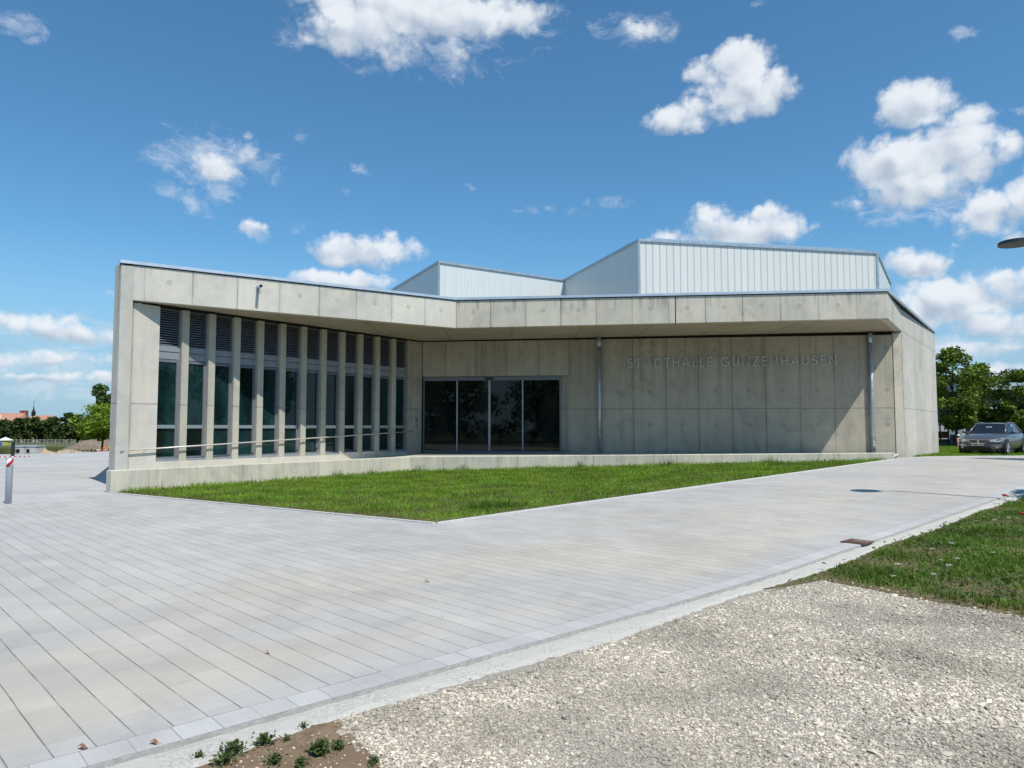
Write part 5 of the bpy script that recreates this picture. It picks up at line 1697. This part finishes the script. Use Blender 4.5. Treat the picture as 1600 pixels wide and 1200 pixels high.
# greenhouse: roof panel, pillars and glass
def gh(x, half, z): return (x, half, z)
base = [(.92, .66, .955), (.45, .775, .965), (-.35, .79, .985), (-1.15, .765, 1.00), (-1.72, .62, 1.02)]
roof = [(.22, .545, 1.365), (.10, .58, 1.40), (-.35, .60, 1.44), (-1.0, .575, 1.425), (-1.42, .50, 1.375)]
mb = MB()
for s in (1, -1):
    pass
rv = [(x, y, z) for x, y, z in roof] + [(x, -y, z) for x, y, z in roof] + [(x + .02, 0, z + .035) for x, y, z in roof]
mb.v = rv
for i in range(4):
    mb.f += [(i, i + 1, 10 + i + 1, 10 + i), (10 + i, 10 + i + 1, 5 + i + 1, 5 + i)]
ro = mb.build('roof', M_paint, car, smooth=True, recalc=True)
so2 = ro.modifiers.new('thick', 'SOLIDIFY'); so2.thickness = .03
ss = ro.modifiers.new('sub', 'SUBSURF'); ss.levels = 1; ss.render_levels = 2
def glass(name, pts, push=0.0):
    mb = MB(); mb.add(pts, [tuple(range(len(pts)))])
    o = mb.build(name, M_cglass, car)
    s = o.modifiers.new('thick', 'SOLIDIFY'); s.thickness = .012
    return o
# windscreen as a curved sheet
mb = MB()
N = 8
for i in range(N + 1):
    q = (i / N * 2 - 1)
    mb.v.append((.95 - .14 * q * q, .70 * q, .955)); mb.v.append((.24 - .07 * q * q, .545 * q, 1.405 - .03 * q * q))
for i in range(N): mb.f.append((2 * i, 2 * i + 2, 2 * i + 3, 2 * i + 1))
ws = mb.build('windscreen', M_cglass, car, smooth=True)
mb = MB(); mb.box(.50, .56, -.11, .11, 1.215, 1.275); mb.build('mirror_inside', M_whitep, ws)
mb = MB()
for i in range(N + 1):
    q = (i / N * 2 - 1)
    mb.v.append((-1.86 + .10 * q * q, .66 * q, 1.0)); mb.v.append((-1.42 + .05 * q * q, .50 * q, 1.395))
for i in range(N): mb.f.append((2 * i, 2 * i + 2, 2 * i + 3, 2 * i + 1))
mb.build('rear_window', M_cglass, car, smooth=True)
for s in (1, -1):
    b_ = [(x, s * y, z - .03) for x, y, z in base]; r_2 = [(x, s * y, z) for x, y, z in roof]
    glass('side_window', [(.70, s * .735, .95), (-.28, s * .79, .965), (-.28, s * .60, 1.425), (.14, s * .575, 1.39)])
    glass('side_window', [(-.36, s * .79, .965), (-1.25, s * .765, .985), (-1.02, s * .575, 1.405), (-.36, s * .60, 1.425)])
    mb = MB()
    mb.tube([(.88, s * .705, .95), (.56, s * .655, 1.17), (.18, s * .565, 1.40), (-.35, s * .605, 1.452), (-1.0, s * .58, 1.43), (-1.40, s * .51, 1.38), (-1.80, s * .66, 1.0)], [.05, .036, .034, .03, .034, .05, .07], 8)
    mb.tube([(-.32, s * .79, .95), (-.32, s * .603, 1.43)], .03, 6)
    mb.add([(-1.25, s * .768, .96), (-1.80, s * .65, 1.0), (-1.40, s * .505, 1.39), (-1.02, s * .578, 1.41)], [(0, 1, 2, 3)])
    mb.build('pillar_frame', M_paint, car, smooth=True)
    mb = MB(); mb.tube([(.62, s * .80, .985), (.62, s * .90, 1.0)], .025, 6); mb.lathe((.63, s * .97, .96), [(.03, 0), (.085, .02), (.095, .07), (.07, .12), (.02, .13)], 12)
    mb.build('wing_mirror', M_paint, car, smooth=True)
    # wheels
    for xw in (1.32, -1.32):
        ar = MB(); ar.tube([(xw, s * .55, .335), (xw, s * .905, .335)], .372, 28); ar.build('wheel_arch', M_black, car)
        wh = MB()
        prof = [(.215, .690), (.30, .690), (.318, .715), (.318, .885), (.30, .912), (.225, .915)]
        o = 0
        n = 30
        for r, yy in prof:
            for k in range(n):
                q = 2 * math.pi * k / n
                wh.v.append((xw + r * math.cos(q), s * yy, .318 + r * math.sin(q)))
        for i in range(len(prof) - 1):
            for k in range(n): wh.f.append((i * n + k, i * n + (k + 1) % n, (i + 1) * n + (k + 1) % n, (i + 1) * n + k))
        wo = wh.build('wheel', M_tyre, car, smooth=True)
        rm = MB()
        rm.tube([(xw, s * .88, .318), (xw, s * .918, .318)], .055, 14)
        for k in range(5):
            q = 2 * math.pi * k / 5 + .3
            for dq in (-.16, .16):
                c1, s1 = math.cos(q + dq), math.sin(q + dq)
                rm.tube([(xw + .04 * c1, s * .908, .318 + .04 * s1), (xw + .215 * c1, s * .912, .318 + .215 * s1)], .018, 6)
        n = 30
        o = len(rm.v)
        for r, yy in ((.205, .86), (.205, .918), (.228, .920)):
            for k in range(n):
                q = 2 * math.pi * k / n
                rm.v.append((xw + r * math.cos(q), s * yy, .318 + r * math.sin(q)))
        for i in range(2):
            for k in range(n): rm.f.append((o + i * n + k, o + i * n + (k + 1) % n, o + (i + 1) * n + (k + 1) % n, o + (i + 1) * n + k))
        rm.build('rim', M_rim, wo, recalc=False)
        bd = MB(); bd.tube([(xw, s * .84, .318), (xw, s * .85, .318)], .21, 24); bd.build('brake_disc', M_louv, wo)
    # lights
    hl = MB()
    hl.add([(2.065, s * .40, .672), (1.90, s * .72, .72), (1.64, s * .86, .765), (1.70, s * .86, .66), (1.93, s * .74, .575), (2.095, s * .42, .585)], [(0, 1, 2, 3, 4, 5)])
    ho = hl.build('headlight', M_lens, car)
    sx = ho.modifiers.new('thick', 'SOLIDIFY'); sx.thickness = .08; sx.offset = 0
    mb = MB(); mb.tube([(1.98, s * .60, .64), (2.04, s * .60, .64)], .05, 14); mb.build('lamp_reflector', M_chrome, ho)
    fg = MB(); fg.tube([(1.97, s * .66, .345), (2.045, s * .655, .345)], .05, 14); fg.build('fog_light', M_lens, car)
    fs_ = MB(); fs_.par((2.035, s * .52, .40), (-.12, s * .27, .035), (.02, 0, 0), (0, 0, .03)); fs_.build('fog_trim', M_chrome, car)
    rl = MB(); rl.par((-2.06, s * .45, .80), (.14, s * .36, 0), (-.05, 0, 0), (0, 0, .14)); rl.build('rear_light', M_redp, car)
    dh = MB(); dh.tube([(.05, s * .905, .80), (.22, s * .905, .80)], .016, 6); dh.build('door_handle', M_paint, car)
# front: grille, emblem, plate, lower intake, bonnet joint
gr_ = MB()
gr_.add([(2.06, -.40, .655), (2.06, .40, .655), (2.115, .30, .545), (2.115, -.30, .545)], [(0, 1, 2, 3)])
go = gr_.build('grille', M_black, car)
sx = go.modifiers.new('thick', 'SOLIDIFY'); sx.thickness = .06; sx.offset = 0
mb = MB(); mb.tube([(2.09, -.42, .665), (2.11, 0, .672), (2.09, .42, .665), (2.145, .31, .535), (2.15, 0, .53), (2.145, -.31, .535), (2.09, -.42, .665)], .011, 6); mb.build('grille_surround', M_chrome, go)
em = MB()
pts_s = arc(0, .022, .030, .020, 20, 250, 8) + arc(0, -.020, .030, .020, 70, -160, 8)
def CP(d, off, z): return Vector((2.145 + off, -d, .60 + z))
stroke(em, [(p[0], p[1]) for p in pts_s], .022, CP, 0, 0, 1.0, 0, .02, 0)
em.build('emblem', M_chrome, go)
pl_ = MB(); pl_.box(2.145, 2.16, -.26, .26, .415, .525); po2 = pl_.build('number_plate', M_plate, car)
mb = MB(); mb.box(2.1605, 2.163, .215, .258, .418, .522); mb.build('blue_band', M_eu, po2)
mb = MB()
for q in (.15, .09, -.02, -.08, -.14, -.20): mb.box(2.1605, 2.163, q - .018, q + .018, .438, .502)
mb.build('plate_characters', M_dark, po2)
it = MB(); it.add([(2.09, -.46, .385), (2.09, .46, .385), (2.05, .62, .235), (2.05, -.62, .235)], [(0, 1, 2, 3)])
io = it.build('lower_intake', M_black, car)
sx = io.modifiers.new('thick', 'SOLIDIFY'); sx.thickness = .20; sx.offset = 0
sp_ = MB(); sp_.par((2.03, -.62, .20), (0, 1.24, 0), (-.2, 0, 0), (0, 0, .03)); sp_.build('front_lip', M_black, car)
un = MB(); un.box(-1.9, 1.9, -.72, .72, .17, .26); un.build('underbody', M_black, car)
